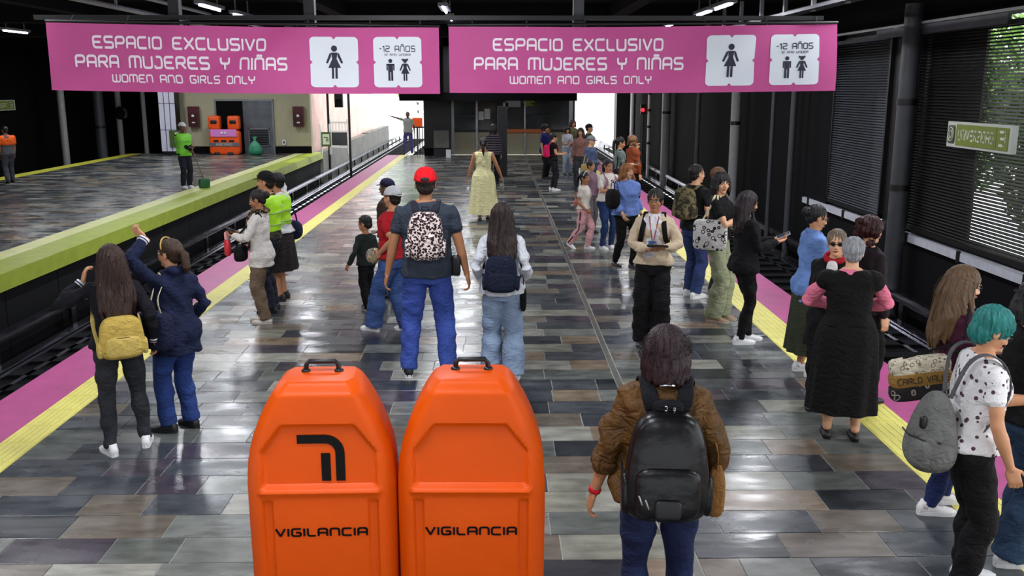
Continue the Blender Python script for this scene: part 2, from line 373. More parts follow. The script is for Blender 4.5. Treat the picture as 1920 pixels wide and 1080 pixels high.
# ---- right wall: plinth, white ledge, louvred bays between round columns
box('wall_right', 7.0, 7.3, -3, YE, ZT, .05, m_blackp, kind='structure')
box('wall_right_header', 6.95, 7.5, -3, YE, 3.62, 4.35, m_dark, kind='structure')
def ledge(x0, ya, yb):
    t = empty('ledge_rail', (x0, ya, .1), label='', category='ledge')
    MB().box(-.05, .1, 0, yb - ya, -.06, .06).build('bar', mat('ledge_white', (190, 192, 200), .4, var=.1), t)
    mb = MB(); n = max(1, int((yb - ya) / 1.7))
    for k in range(n): MB().box(-.07, -.04, (k + .8) * (yb - ya) / n - .04, (k + .8) * (yb - ya) / n + .04, -.09, .09).build('bracket', m_black, t)
    return t
def louvre(ya, yb, m, lab, open_to=None):
    t = empty('louvre_panel', (7.0, ya, .3), label=lab, category='louvre')
    L = yb - ya; z1 = 3.12
    mb = MB(); 
    for y in (0, L - .06): MB().box(-.03, .06, y, y + .06, -.05, z1 + .06).build('frame_post', m_black, t)
    MB().box(-.03, .06, 0, L, z1, z1 + .07).build('frame_rail', m_greyp, t); MB().box(-.03, .06, 0, L, -.07, 0).build('frame_rail', m_black, t)
    n = 64
    for k in range(n):
        z = .02 + (z1 - .04) * k / (n - 1)
        mb.add([(-.022, .06, z - .012), (-.022, L - .06, z - .012), (.022, L - .06, z + .014), (.022, .06, z + .014), (-.022, .06, z - .009), (-.022, L - .06, z - .009), (.022, L - .06, z + .018), (.022, .06, z + .018)],
               [(0, 1, 2, 3), (7, 6, 5, 4), (0, 4, 5, 1), (1, 5, 6, 2), (2, 6, 7, 3), (3, 7, 4, 0)])
    mb.build('slats', m, t, kind='stuff')
    return t
m_slat = mat('slat_grey_lit', (74, 78, 85), .45, metal=.3, var=.15, vs=2); m_slatd = mat('slat_dark', (24, 22, 20), .55, metal=.2, var=.15, vs=2)  # left-bay grey is raised to paint in the light on its slats
ya_, yb_ = Yat(1664, 7), Yat(1562, 7); yc_ = Yat(1716, 7)
lv = louvre(ya_, yb_, m_slat, 'grey slatted louvre panel left of the round column, right of the banner')
lv2 = louvre(8.6, yc_, m_slatd, 'large dark louvre panel with sunlit foliage showing through behind the green sign')
l1 = ledge(6.98, Yat(1650, 6.98, .1), Yat(1508, 6.98, .1)); l1['label'] = 'pale horizontal ledge bar below the grey louvre panel, behind the woman in blue shirt'
l2 = ledge(6.98, 8.6, Yat(1688, 6.98, .1)); l2['label'] = 'pale horizontal ledge bar below the large louvre panel at the right edge'
# opaque sheet behind the louvres, with the open stretches left free
ys_ = Yat(1838, 7.15)
sh = MB().box(7.12, 7.16, ys_, yc_ + .1, .05, 3.62).box(7.12, 7.16, 8, ys_, .05, .32).box(7.04, 7.16, yc_ + .1, ya_ - .02, .05, 3.66).box(7.12, 7.16, ya_ + .45, yb_ + .1, .05, 3.62).build('wall_right_sheet', m_black, kind='structure')
box('wall_right_dark', 7.0, 7.3, yb_ + .02, YE, .05, 3.7, m_blackp, kind='structure')
tt = empty('top_rail', (6.86, 8.6, 3.5), label='thin pale rail running above the louvre panels under the ceiling', category='rail')
MB().box(-.04, .04, 0, 12.5, .08, .12).build('bar', m_pipe, tt)
MB().box(-.03, .02, 4.2, 8.6, -.08, .07).build('cover_strip', m_greyp, tt)
def column(x, y, r, z0, z1, m, lab, rings=(), sq=False):
    t = empty('column', (x, y, z0), label=lab, category='column')
    if sq: MB().box(-r, r, -r, r, 0, z1 - z0).build('shaft', m, t)
    else: MB().tube([(0, 0, 0), (0, 0, z1 - z0)], [r, r], 20, rnd=False).build('shaft', m, t, smooth='auto')
    for z in rings: MB().tube([(0, 0, z - .05 - z0), (0, 0, z + .05 - z0)], [r + .012] * 2, 20, rnd=False).build('collar', m_black, t, smooth='auto')
    return t
column(6.75, Yat(1697, 6.75), .15, ZT, 3.9, m_greyp, 'thick round grey pipe column between the two louvre panels', (2.35, .95))
column(6.7, Yat(1488, 6.7), .07, ZT, 3.9, m_greyp, 'thin grey pipe column just left of the grey louvre panel')
column(6.6, Yat(1450, 6.6), .05, ZT, 3.9, m_greyp, 'thinnest dark pipe column left of the louvre panels', ())
column(6.7, Yat(1380, 6.7), .13, ZT, 3.9, m_pipe, 'round pale grey column behind the man with camouflage backpack', (1.6,))
column(6.6, Yat(1310, 6.6), .07, ZT, 3.9, m_greyp, 'dim grey pipe column between two paler ones on right wall', ())
column(6.7, Yat(1250, 6.7), .17, ZT, 3.9, m_pipe, 'round pale column right of the red signal light', (1.6,))
column(6.6, Yat(1218, 6.6), .07, ZT, 3.9, mat('offwhite_pipe', (200, 200, 195), .4), 'slim white column beside the red signal light', (0.2, .9, 1.6, 2.3))  # off-white pipe colour for this column
column(6.2, Yat(1186, 6.2), .09, ZT, 3.9, m_white, 'slim bright column at the mouth of the right track opening')
column(6.2, Yat(1172, 6.2), .45, ZT, 3.9, m_black, 'black square pillar beside the bright right track opening', sq=True)
# signal light
t = empty('signal_lamp', (6.35, Yat(1207, 6.35), 1.55), label='small red railway signal light glowing among the far right columns', category='signal light')
MB().box(-.12, .12, 0, .1, -.12, .3).build('housing', m_black, t)
MB().sup((-.03, -.02, .06), (.08, .04, .08)).build('lens', mat('red_signal', (255, 20, 30), .4, emit=6), t, smooth=True)
MB().tube([(0, .05, -2.75), (0, .05, -.1)], [.03, .03], 8).build('post', m_black, t)
# ---- hanging duct with brackets top right, pipes top left
t = empty('cable_tray', (4.9, 9.9, 3.75), label='grey cable tray with hanger brackets under the ceiling, upper right', category='cable tray')
MB().box(-.12, .12, 0, 14, 0, .05).build('tray', m_greyp, t)
for k in range(9):
    MB().box(-.03, .03, .6 + k * 1.45, .68 + k * 1.45, -.02, .5).build('hanger', m_pipe, t)
MB().tube([(.25, 0, .12), (.25, 14, .12)], [.035] * 2, 8).build('conduit', m_pipe, t, smooth=True)
t = empty('ceiling_pipe', (-6.6, 9.5, 3.95), label='pale pipe run hanging under the ceiling, upper left above the banner', category='pipe', group='')
del t['group']
MB().tube([(0, 0, 0), (0, 20, 0)], [.045] * 2, 10).build('pipe', m_pipe, t, smooth=True)
for k in range(6): MB().box(-.02, .02, 1.5 + 3 * k, 1.55 + 3 * k, 0, .4).build('hanger', m_pipe, t)
t = empty('ceiling_pipe', (-6.15, 9.5, 4.12), label='second, higher pale pipe beside the pipe run at upper left', category='pipe')
MB().tube([(0, 0, 0), (0, 20, 0)], [.035] * 2, 10).build('pipe', m_pipe, t, smooth=True)
# fixtures
ORD = ['nearest', 'second', 'third', 'fourth', 'fifth', 'sixth', 'seventh', 'eighth', 'added ninth']; seen_ = {}
for (x, y, z) in LAMPS:
    seen_[x] = seen_.get(x, -1) + 1
    p = proj((x, y, z)); where = 'over the left track' if x == -5.2 else 'over the right track' if x == 4.1 else 'over the far left platform' if x < -10 else 'added over the front of the left platform' if x < -8 else 'above the middle of the platform'
    t = empty('ceiling_lamp', (x, y, z), label='tube lamp %s, %s of its row' % (where, ORD[seen_[x]]), category='lamp', group='fluorescent lamps %s' % where)
    MB().box(-.09, .09, -.65, .65, .02, .08).box(-.01, .01, -.5, -.46, .08, .35).box(-.01, .01, .46, .5, .08, .35).build('housing', m_pipe, t)
    MB().tube([(0, -.62, 0), (0, .62, 0)], [.022] * 2, 8).build('tube', mat('tube_glow', (222, 215, 255), .4, emit=14), t, smooth=True)
# ---- left end of the side platform
box('wall_far_left', -13.0, -7.3, 37.5, 37.8, -.3, 4.3, m_beige, kind='structure')
box('baseboard_far_left', -13.0, -7.3, 37.47, 37.5, 0, .28, m_blackp, kind='structure')
dx0, dx1 = at(407, 280, 37.4).x, at(516, 280, 37.4).x; dz = at(450, 186, 37.4).z
t = empty('service_door', (dx0, 37.42, 0), label='steel service door, black sheet for the dark opening at left, grey vented leaf right', category='door')
dw = dx1 - dx0
MB().box(0, .06, 0, .07, 0, dz).box(dw - .06, dw, 0, .07, 0, dz).box(0, dw, -.02, .07, dz - .07, dz).build('door_frame', m_steel, t)
MB().box(.06, dw * .48, .03, .07, 0, dz - .07).build('door_half', m_blackp, t)  # black sheet stands for the dark of the open left half
d2 = MB().box(dw * .48, dw - .06, 0, .06, 0, dz - .07).build('door_half', mat('door_grey', (100, 104, 110), .4, metal=.4, var=.2, vs=3), t)
a, b = dw * .56, dw * .92
MB().box(a, b, -.03, 0, .28, .33).box(a, b, -.03, 0, .95, 1.0).box(a, a + .04, -.03, 0, .28, 1).box(b - .04, b, -.03, 0, .28, 1).build('vent_frame', m_steel, d2)
mb = MB()
for k in range(9): mb.box(a + .04, b - .04, -.02, 0, .35 + k * .066, .38 + k * .066)
mb.build('vent_slat', m_blackp, d2, kind='stuff')
for (px, lab) in ((364, 'dark red extinguisher cabinet left of the steel service door'), (560, 'dark red extinguisher cabinet right of the steel service door')):
    p = at(px, 218, 37.4); t = empty('extinguisher_cabinet', (p.x, 37.45, p.z - .4), label=lab, category='cabinet')
    MB().box(-.2, .2, -.2, 0, 0, .78).build('case', mat('maroon', (78, 24, 34), .4, var=.1), t)
    MB().box(-.17, .17, -.215, -.2, .04, .5).build('door', mat('maroon2', (60, 20, 28), .35), t)
    MB().sup((0, -.22, .42), (.06, .02, .05)).build('white_label', m_white, t, smooth=True)
    MB().tube([(-.03, -.22, .16), (.05, -.22, .16)], [.03, .03], 8).build('latch', m_white, t, smooth=True)
p = at(532, 267, 37.4); t = empty('wall_socket', (p.x, 37.47, p.z), label='small white wall outlet low on the beige wall', category='socket')
MB().box(-.07, .07, -.03, 0, -.1, .1).build('plate', m_white, t); MB().box(-.03, .03, -.035, -.03, -.05, .05).build('cover', m_greyp, t)
# white panelled column + green sign
x0, x1 = at(303, 280, 36.6).x, at(334, 280, 36.6).x
t = empty('panel_column', (x0, 36.6, 0), label='white panelled square column with dark vertical joints at the end of the left platform', category='column')
wd = (x1 - x0); 
MB().box(.02, wd - .02, .03, .6, 0, 4.3).build('core', m_black, t)
for k in range(3):
    for z0, z1 in ((.15, .95), (.97, 1.95), (1.97, 4.3)): MB().box(k * wd / 3 + .015, (k + 1) * wd / 3 - .015, 0, .03, z0, z1).build('panel', mat('lilac_panel', (205, 205, 222), .35, var=.05), t)
m_sgreen = mat('sign_green', (70, 92, 38), .5, var=.1); m_swhite = mat('sign_white', (205, 212, 190), .5)
p = at(325, 261, 36.4)
t = empty('green_sign', (p.x, 36.6, p.z), label='small dark green sign with a white square emblem on the white panelled column', category='sign')
MB().box(-.2, .35, -.04, 0, -.32, .32).build('board', m_sgreen, t)
def logo(x, z, s, y, par, m1=None):        # the metro emblem: a bent bar around a short bar
    q = MB(); F = lambda u, v, d: Vector((x + u * s, y - d, z + v * s))
    arc = [(-.42, .38), (.1, .38)] + [(.1 + .27 * math.sin(a), .11 + .27 * math.cos(a)) for a in [PI / 2 * k / 6 for k in range(7)]] + [(.37, -.45)]
    for pts, hw in ((arc, .085), ([(.1, .1), (.1, -.45)], .085)):
        L, Rr = [], []
        for i, p0 in enumerate(pts):
            a0 = Vector(pts[max(i - 1, 0)]); b0 = Vector(pts[min(i + 1, len(pts) - 1)]); d0 = (b0 - a0).normalized(); n0 = Vector((-d0.y, d0.x)) * hw
            L.append(Vector(p0) + n0); Rr.append(Vector(p0) - n0)
        for i in range(len(pts) - 1):
            quad = [L[i], L[i + 1], Rr[i + 1], Rr[i]]; q.rings([[F(v.x, v.y, 0) for v in quad], [F(v.x, v.y, .003) for v in quad]])
    return q.build('emblem', m1 or m_black, par)
MB().box(.02, .32, -.05, -.04, -.2, .25).build('white_square', m_swhite, t); logo(.17, .02, .24, -.05, t, m_sgreen)
# railing gate and sign at the corner
p = at(618, 268, 36.9)
t = empty('railing_gate', (p.x, 37.0, 0), label='white tubular railing with grey infill panel at the end of the left platform', category='railing')
def post(x, y, z): return MB().tube([(x, y, 0), (x, y, z)], [.03, .03], 8).build('post', m_white, t, smooth=True)
for x in (-.35, 0, .05, .7): post(x, 0, 1.15 if x < .04 else 1.35)
MB().box(.08, .68, -.02, .02, .35, .85).build('infill_panel', m_greyp, t)
MB().box(.05, .7, -.03, .03, .86, .92).box(.05, .7, -.03, .03, 1.2, 1.26).box(.05, .7, -.03, .03, .25, .3).build('rail', m_white, t)
for k in range(5): MB().box(.12 + k * .12, .15 + k * .12, -.02, .02, .92, 1.2).build('bar', m_white, t)
p = at(612, 261, 36.8); t = empty('green_sign', (p.x, 36.75, p.z), label='small green and white sign fixed on the railing beside the bright left opening', category='sign')
MB().box(-.18, .18, -.03, 0, -.28, .28).build('board', m_sgreen, t); MB().box(-.13, .13, -.04, -.03, -.2, .2).build('white_square', m_swhite, t); logo(0, 0, .2, -.04, t, m_sgreen)
MB().tube([(-.18, .02, -p.z), (-.18, .02, .35)], [.02, .02], 8).build('post', m_white, t)
# barrier stack with pink poster
p0, p1 = G(399, 289), G(456, 289)
m_or = mat('barrier_orange', (232, 84, 18), .38, var=.08, vs=4, spec=.5); m_hole = m_black
def barrier(x, y, wd, z0, hh, lab, upper=False):
    t = empty('plastic_barrier', (x, y, z0), label=lab, category='barrier')
    ext = MB(); n = 14
    MB().sup((wd / 2, .2, hh / 2), (wd / 2, .2, hh / 2), .25, .25, 24, 12).build('body', m_or, t, smooth=True)
    if upper:
        for sx in (.14, .86): MB().sup((wd * sx, .02, hh * .62), (wd * .1, .03, .07), .4, .4).build('hand_hole', m_hole, t, smooth=True)
    else:
        for k in range(3): MB().box(wd * (.16 + k * .25), wd * (.32 + k * .25), -.012, .05, hh * .52, hh * .6).build('slot', m_hole, t)
        for sx in (.25, .68): MB().sup((wd * sx, .06, .03), (wd * .1, .1, .08), .5, .5).build('fork_notch', m_hole, t, smooth=True)
    return t
wB = p1.x - p0.x
p0.y = 36.7
tb = barrier(p0.x, p0.y, wB, 0, .95, 'lower orange plastic barrier with silver plate and pink poster, before the service door')
MB().box(.03, wB - .03, -.02, .01, .33, .47).build('silver_plate', m_steel, tb)
q = MB(); lettering(q, 'METRO', wB * .25, wB * .75, .36, .44, lambda u, v, d: Vector((u, -.021 - d, v))); q.build('lettering', m_white, tb)
MB().box(.1, wB - .1, -.03, -.005, .7, .98).build('pink_poster', mat('poster_pink', (214, 130, 200), .5), tb)
q = MB(); q.tube([(wB / 2 - .07, -.032, .84), (wB / 2 - .07, -.036, .84)], [.05, .05], 12, ref=(0, 0, 1)); q.tube([(wB / 2 + .07, -.032, .84), (wB / 2 + .07, -.036, .84)], [.05, .05], 12); q.build('poster_emblem', m_white, tb)
for k, (xx, lab) in enumerate(((0.0, 'upper left orange plastic barrier block with hand hole, stacked on the lower barrier'), (wB * .62, 'upper right orange plastic barrier block with hand hole, stacked on the lower barrier'))):
    t2 = empty('plastic_barrier', (p0.x + xx, p0.y, .955), label=lab, category='barrier'); ww = wB * .38
    MB().sup((ww / 2, .2, .27), (ww / 2, .18, .27), .3, .3, 20, 10).build('body', m_or, t2, smooth=True)
    MB().sup((ww / 2, .03, .3), (ww * .28, .03, .07), .4, .4).build('hand_hole', m_black, t2, smooth=True)
# green bag
p = at(478, 270, 36.75); p.z = 0; t = empty('rubbish_bag', p, label='knotted green plastic bag on the floor before the service door', category='bag')
mb = MB(); rs = []
for k, (z, r) in enumerate(((0, .16), (.05, .24), (.2, .27), (.38, .2), (.5, .1), (.56, .04), (.62, .06), (.7, .09))):
    rs.append([Vector((r * (1 + .1 * math.sin(5 * a + z * 9)) * math.cos(a), .7 * r * (1 + .08 * math.sin(7 * a)) * math.sin(a), z)) for a in [2 * PI * i / 28 for i in range(28)]])
mb.rings(rs).build('sack', mat('green_plastic', (52, 140, 105), .35, var=.15, vs=9, bump=.4, bs=14), t, smooth=True)
MB().tube([(0, 0, .54), (0, 0, .58)], [.05, .05], 12).build('knot', mat('green_plastic', (0, 0, 0)), t, smooth=True)
# dark far-left columns beyond the side platform
for (x, lab, m, r) in ((119, 'tall narrow pale post beyond the left platform, leftmost of the row', m_pipe, .13), (188, 'round grey pipe column beyond the left platform, second of the row', m_greyp, .2), (225, 'pale grey post with a round black lamp, third of the row beyond left platform', m_pipe, .12), (272, 'thin whitish post nearest the white panelled column', m_white, .1)):
    Yc = {119: 36.0, 188: 38.5, 225: 41, 272: 44}[x]; q = at(x, 240, Yc); column(q.x, Yc, r, ZT, 4.3, m, lab, (1.0,) if x == 188 else ())
q = at(225, 212, 40.6); t = empty('platform_speaker', (q.x, 40.78, q.z), label='round black loudspeaker on the third post beyond the left platform', category='loudspeaker')
MB().sup((0, 0, 0), (.28, .14, .28), .7, 1).build('body', m_black, t, smooth=True); MB().tube([(0, -.12, 0), (0, -.17, 0)], [.2, .22], 16).build('grille', m_blackp, t, smooth=True)
# ---- kiosk at the far end of the near platform
KY = 36.6; kx0, kx1 = at(847, 280, KY).x, at(1077, 280, KY).x
kz = at(900, 172, KY).z
k = empty('glazed_kiosk', (kx0, KY, .86), label='dark glazed kiosk with orange ledge and steel posts at the platform end', category='kiosk')
kw = kx1 - kx0
MB().box(.02, kw, .05, .25, -.86, 0).build('base_wall', m_beige, k)
MB().box(0, kw, .12, 2.8, 0, 2.4).build('interior', mat('kiosk_inside', (26, 30, 30), .5, var=.5, vs=2.2), k)
MB().box(0, kw, .04, .06, .1, 2.2).build('glass_pane', mat('kiosk_glass', (60, 70, 70), .08, spec=.8, var=.3, vs=1.5), k)
MB().box(kw * .38, kw * .8, -.12, .05, 0, .13).build('counter_ledge', mat('orange_ledge', (214, 110, 40), .45), k)
for px, r in ((849, .05), (894, .04), (940, .06), (984, .035), (1070, .07)):
    x = at(px, 230, KY).x - kx0; MB().box(x - r, x + r, -.03, .04, -.86, 2.2).build('post', m_steel if px != 940 else m_greyp, k)
for z in (.62, 1.18): MB().box(0, kw, -.01, .04, z - .025, z + .025).build('crossbar', m_greyp, k)
for (a, b, c, d, nm) in ((948, 976, 177, 201, 'white_notice'), (942, 953, 192, 204, 'white_notice'), (897, 907, 209, 225, 'notice_sheet'), (908, 919, 204, 223, 'notice_sheet'), (903, 911, 178, 185, 'notice_sheet')):
    q, r2 = at(a, c, KY - .05), at(b, d, KY - .05); MB().box(q.x - kx0, r2.x - kx0, -.02, .0, r2.z - .86, q.z - .86).build(nm, m_white, k)
q = at(988, 190, KY); mb = MB()
for i in range(14): mb.sup((q.x - kx0 + R.uniform(-.1, .25), -.01, q.z - .86 + R.uniform(-.15, .12)), (.09, .02, .05))
mb.build('leaf_sticker', mat('leaf_yellowgreen', (190, 205, 90), .5), k, smooth=True)
s = box('soffit_board', at(748, 180, 34).x, at(1082, 180, 34).x, 34, 34.6, at(800, 189, 34).z, 4.34, m_blackp, label='long dark fascia board hanging across the far end behind the banners', category='fascia')
bx0, bx1 = at(795, 250, 36).x, kx0 - .005
t = empty('column', (bx0, 36, 0), label='broad black square column left of the glazed kiosk', category='column')
MB().box(0, bx1 - bx0, 0, 1, 0, 4.35).build('shaft', m_black, t); MB().box(0, bx1 - bx0, -.02, .1, 0, .3).build('plinth', m_blackp, t)
q = at(828, 262, 35.7); t = empty('grey_cabinet', (q.x, 35.5, 0), label='grey metal cabinet against the broad black column', category='cabinet')
MB().box(-.3, .3, 0, .45, .32, 1.0).build('case', m_greyp, t); MB().box(-.28, .28, -.015, 0, .35, .97).build('door', m_conc, t); MB().box(-.3, .3, 0, .45, 0, .3).build('plinth', m_black, t)
MB().box(.18, .36, -.25, -.02, 0, .28).build('white_box', m_white, t)
# thick hanging post between the banners and the gap column
q = at(832, 250, 30); box('column', q.x - .15, q.x + .15, 33, 33.4, 2.4, 4.3, m_black, label='dark square hanger post seen in the gap between the two pink banners', category='column')
q = G(942, 331); t = empty('information_totem', q, label='freestanding black information totem in front of the kiosk', category='totem')
MB().box(-.13, .13, 0, .12, 0, 2.02).build('body', m_black, t); MB().box(-.145, -.13, -.01, .13, 0, 2.04).box(.13, .145, -.01, .13, 0, 2.04).box(-.145, .145, -.01, .13, 2.02, 2.04).build('metal_trim', m_greyp, t)
# small fence at the platform end
q = G(790, 286); t = empty('end_fence', (q.x - .15, 36.2, 0), label='small dark bar fence at the platform end beside the black column', category='fence')
MB().box(0, .8, 0, .04, 1.05, 1.1).box(0, .8, 0, .04, .12, .16).build('rail', m_black, t)
for i in range(8): MB().box(.02 + i * .1, .045 + i * .1, .01, .03, 0, 1.05).build('bar', m_black, t)
q = at(782, 231, 40); t = empty('orange_marker', (q.x, 40, ZT), label='orange board on a post beyond the end of the platform', category='marker')
MB().box(-.2, .22, 0, .1, q.z - ZT - .2, q.z - ZT + .22).build('board', m_or, t); MB().tube([(0, .1, 0), (0, .1, q.z - ZT)], [.04, .04], 8).build('post', m_greyp, t)
# ---- outside at the far end
m_pwall = mat('pink_wall', (236, 196, 186), .7, var=.15, vs=1.2)
box('wall_outside_left', -7.9, -7.5, 37.9, 58, ZT, 6.5, m_pwall, kind='structure')
box('wall_outside_right', 1.5, 14, 60, 60.3, ZT, 9, mat('outdoor_white', (235, 235, 235), .8, var=.12, vs=1.5), kind='structure')
box('ground_outside', -30, 30, 38.3, 90, ZT - .6, ZT - .31, mat('outdoor_ground', (190, 188, 180), .8, var=.2, vs=2), kind='structure')
def lattice(x0, x1, y, lab):
    t = empty('lattice_wall', (x0, y, ZT), label=lab, category='wall'); nb = int((x1 - x0) / .55); mb = MB()
    MB().box(0, x1 - x0, 0, .2, 0, 1.9).build('base_wall', m_white, t)
    for r in range(4):
        for i in range(nb):
            xx = (i + (.5 if r % 2 else 0)) * .55
            mb.box(xx, xx + .33, 0, .2, 1.9 + r * .3, 2.2 + r * .3 - .1)
        mb.box(0, x1 - x0, 0, .2, 2.1 + r * .3, 2.2 + r * .3)
    mb.build('pierced_block', m_white, t, kind='stuff')
lattice(-7.4, -1.5, 71, 'white pierced block wall across the bright left opening'); lattice(7.6, 12, 53, 'white pierced block wall seen through the bright right opening')
# trees outside
def foliage(name, c, r, n, size, m, lab, rr):
    t = empty(name, (c[0], c[1], ZT), label=lab, category='tree')
    MB().tube([(0, 0, -.2), (.1, 0, 1.5), (0, .1, c[2] - ZT)], [.16, .12, .06], 8).build('trunk', mat('bark', (80, 62, 45), .9, var=.2), t, smooth=True)
    mb = MB()
    for i in range(n):
        d = Vector((rr.gauss(0, 1), rr.gauss(0, 1), rr.gauss(0, 1))).normalized() * rr.random() ** .4
        p = Vector((d.x * r[0], d.y * r[1], d.z * r[2] + c[2] - ZT)); a = Vector((rr.uniform(-1, 1), rr.uniform(-1, 1), rr.uniform(-1, 1))).normalized(); b = a.orthogonal().normalized() * size * .35; a = a * size
        mb.add([p - a, p + b, p + a, p - b], [(0, 1, 2, 3)])
    mb.build('foliage', m, t, kind='stuff')
m_leaf = mat('leaf_green', (88, 130, 36), .5, var=.5, vs=3)
for i, (x, y, z) in enumerate(((9.3, 12.2, 2.9), (9.5, 15.2, 1.7), (9.3, 10.6, .6), (9.2, 18.2, 2.4))):
    foliage('tree', (x, y, z), (1.1, 1.75, 1.8), 5200, .13, m_leaf, ('leafy tree right behind the louvre, at the right edge of the picture', 'leafy tree behind the louvre where the station sign hangs', 'low leafy bush tree at the foot of the large louvre', 'leafy tree glimpsed between the two louvre panels')[i], R)
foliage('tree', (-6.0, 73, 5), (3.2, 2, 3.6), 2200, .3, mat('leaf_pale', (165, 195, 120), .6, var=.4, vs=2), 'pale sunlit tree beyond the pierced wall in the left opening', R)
foliage('tree', (8.8, 57, 4.5), (2.2, 1.5, 2.5), 500, .22, mat('leaf_pale', (0, 0, 0)), 'sparse pale tree beyond the right opening', R)
# hanging frame silhouettes in the left opening
for px, lab in ((617, 'tall violet-black post standing left in the bright left opening'), (656, 'tall dark post standing right in the bright left opening')):
    q = at(px, 260, 39.5); column(q.x, 39.5, .05, ZT, at(px, 176, 39.5).z + .3, m_black, lab)
q = at(634, 190, 39.3); t = empty('signal_box', (q.x, 39.4, q.z), label='small dark box hanging between the two posts in the left opening', category='box'); MB().box(-.17, .17, 0, .15, -.25, .9).build('case', m_black, t); MB().box(-.12, .12, -.02, 0, -.2, .1).build('cover', m_blackp, t); MB().box(-.5, .55, .08, .14, .5, .56).build('crossbar', m_black, t)
# ---------------------------------------------------------------- station signs
def station_sign(x, y, z, L, hh, rz, lab):
    t = empty('station_sign', (x, y, z), rz, label=lab, category='sign')
    MB().box(0, L, 0, .08, 0, hh).build('frame', mat('sign_frame', (190, 195, 185), .4, var=.05), t)
    MB().box(L * .16, L * .79, -.01, 0, hh * .09, hh * .91).build('name_field', mat('sign_olive', (112, 128, 38), .45, var=.08), t)
    MB().box(L * .805, L * .96, -.01, 0, hh * .09, hh * .91).build('number_field', mat('sign_olive', (0, 0, 0)), t)
    e = MB().sup((L * .08, -.006, hh * .5), (L * .055, .012, hh * .36), .3, .3); e.build('emblem_field', mat('sign_darkfield', (70, 76, 50), .5), t)
    q = MB(); F = lambda u, v, d: Vector((u, -.011 - d, v)); lettering(q, 'UNIVERSIDAD', L * .2, L * .75, hh * .28, hh * .72, F, .17); q.build('lettering', m_swhite, t)
    q = MB(); lettering(q, '3', L * .84, L * .92, hh * .22, hh * .8, F, .16); q.build('numeral', m_swhite, t)
    q = MB()
    for rr_ in (.22, .12): q.tube([(L * .08 + L * .045 * math.cos(a) * rr_ * 4.5, -.02, hh * .5 + hh * .3 * math.sin(a) * rr_ * 4) for a in [2 * PI * i / 16 for i in range(17)]], [.008] * 17, 6)
    q.build('emblem', m_swhite, t)
    MB().box(L * .2, L * .22, .08, .21, hh * .3, hh * .5).box(L * .8, L * .82, .08, .21, hh * .3, hh * .5).build('bracket', m_black, t)
sy0 = (6.85 / math.tan(math.atan2(1780 - 930, 1750))); P0 = at(1780, 270, 14.2); 
sY0 = Yat(1780, 6.8); sY1 = Yat(1901, 6.8)
zt, zb = at(1900, 236, sY1 + .05).z, at(1900, 289, sY1 + .05).z
station_sign(6.78, sY0, zb, sY0 - sY1, (zt - zb), -PI / 2, 'green station name sign with white frame on the louvre wall at right')
ysl = Yat(-40, -17.3); station_sign(-17.3, ysl, at(14, 207, Yat(14, -17.3)).z, Yat(28, -17.3) - ysl, .36, PI / 2, 'distant station name sign on the dark wall at the far left edge')
# ---------------------------------------------------------------- banners
def pictogram(kind, F, cu, cv, h, ar):
    """simple person symbols, u width is scaled by ar"""
    mb = MB()
    def poly(pts): mb.rings([[F(cu + x * h * ar, cv + y * h, 0) for x, y in pts], [F(cu + x * h * ar, cv + y * h, .0015) for x, y in pts]])
    poly([(.095 * math.cos(2 * PI * i / 16), .41 + .095 * math.sin(2 * PI * i / 16)) for i in range(16)])
    if kind == 'man':
        poly([(-.19, .28), (.19, .28), (.19, -.02), (.13, -.02), (.13, .2), (-.13, .2), (-.13, -.02), (-.19, -.02)]); poly([(-.115, .28), (.115, .28), (.115, -.1), (-.115, -.1)])
        for s_ in (-1, 1): poly([(s_ * .018, -.05), (s_ * .115, -.05), (s_ * .115, -.5), (s_ * .018, -.5)])
    else:
        poly([(-.1, .29), (.1, .29), (.07, .1), (.2, -.17), (-.2, -.17), (-.07, .1)])
        for s_ in (-1, 1):
            poly([(s_ * .1, .29), (s_ * .15, .26), (s_ * .27, -.02), (s_ * .21, -.04), (s_ * .1, .18)]); poly([(s_ * .02, -.15), (s_ * .09, -.15), (s_ * .09, -.5), (s_ * .02, -.5)])
        if kind == 'girl': poly([(-.03, .47), (-.14, .53), (-.14, .4)]); poly([(.03, .47), (.14, .53), (.14, .4)]); poly([(-.16, .5), (.16, .5), (.16, .46), (-.16, .46)])
    return mb
m_navy = mat('print_navy', (18, 20, 45), .5); m_plate = mat('print_white', (222, 228, 235), .5)
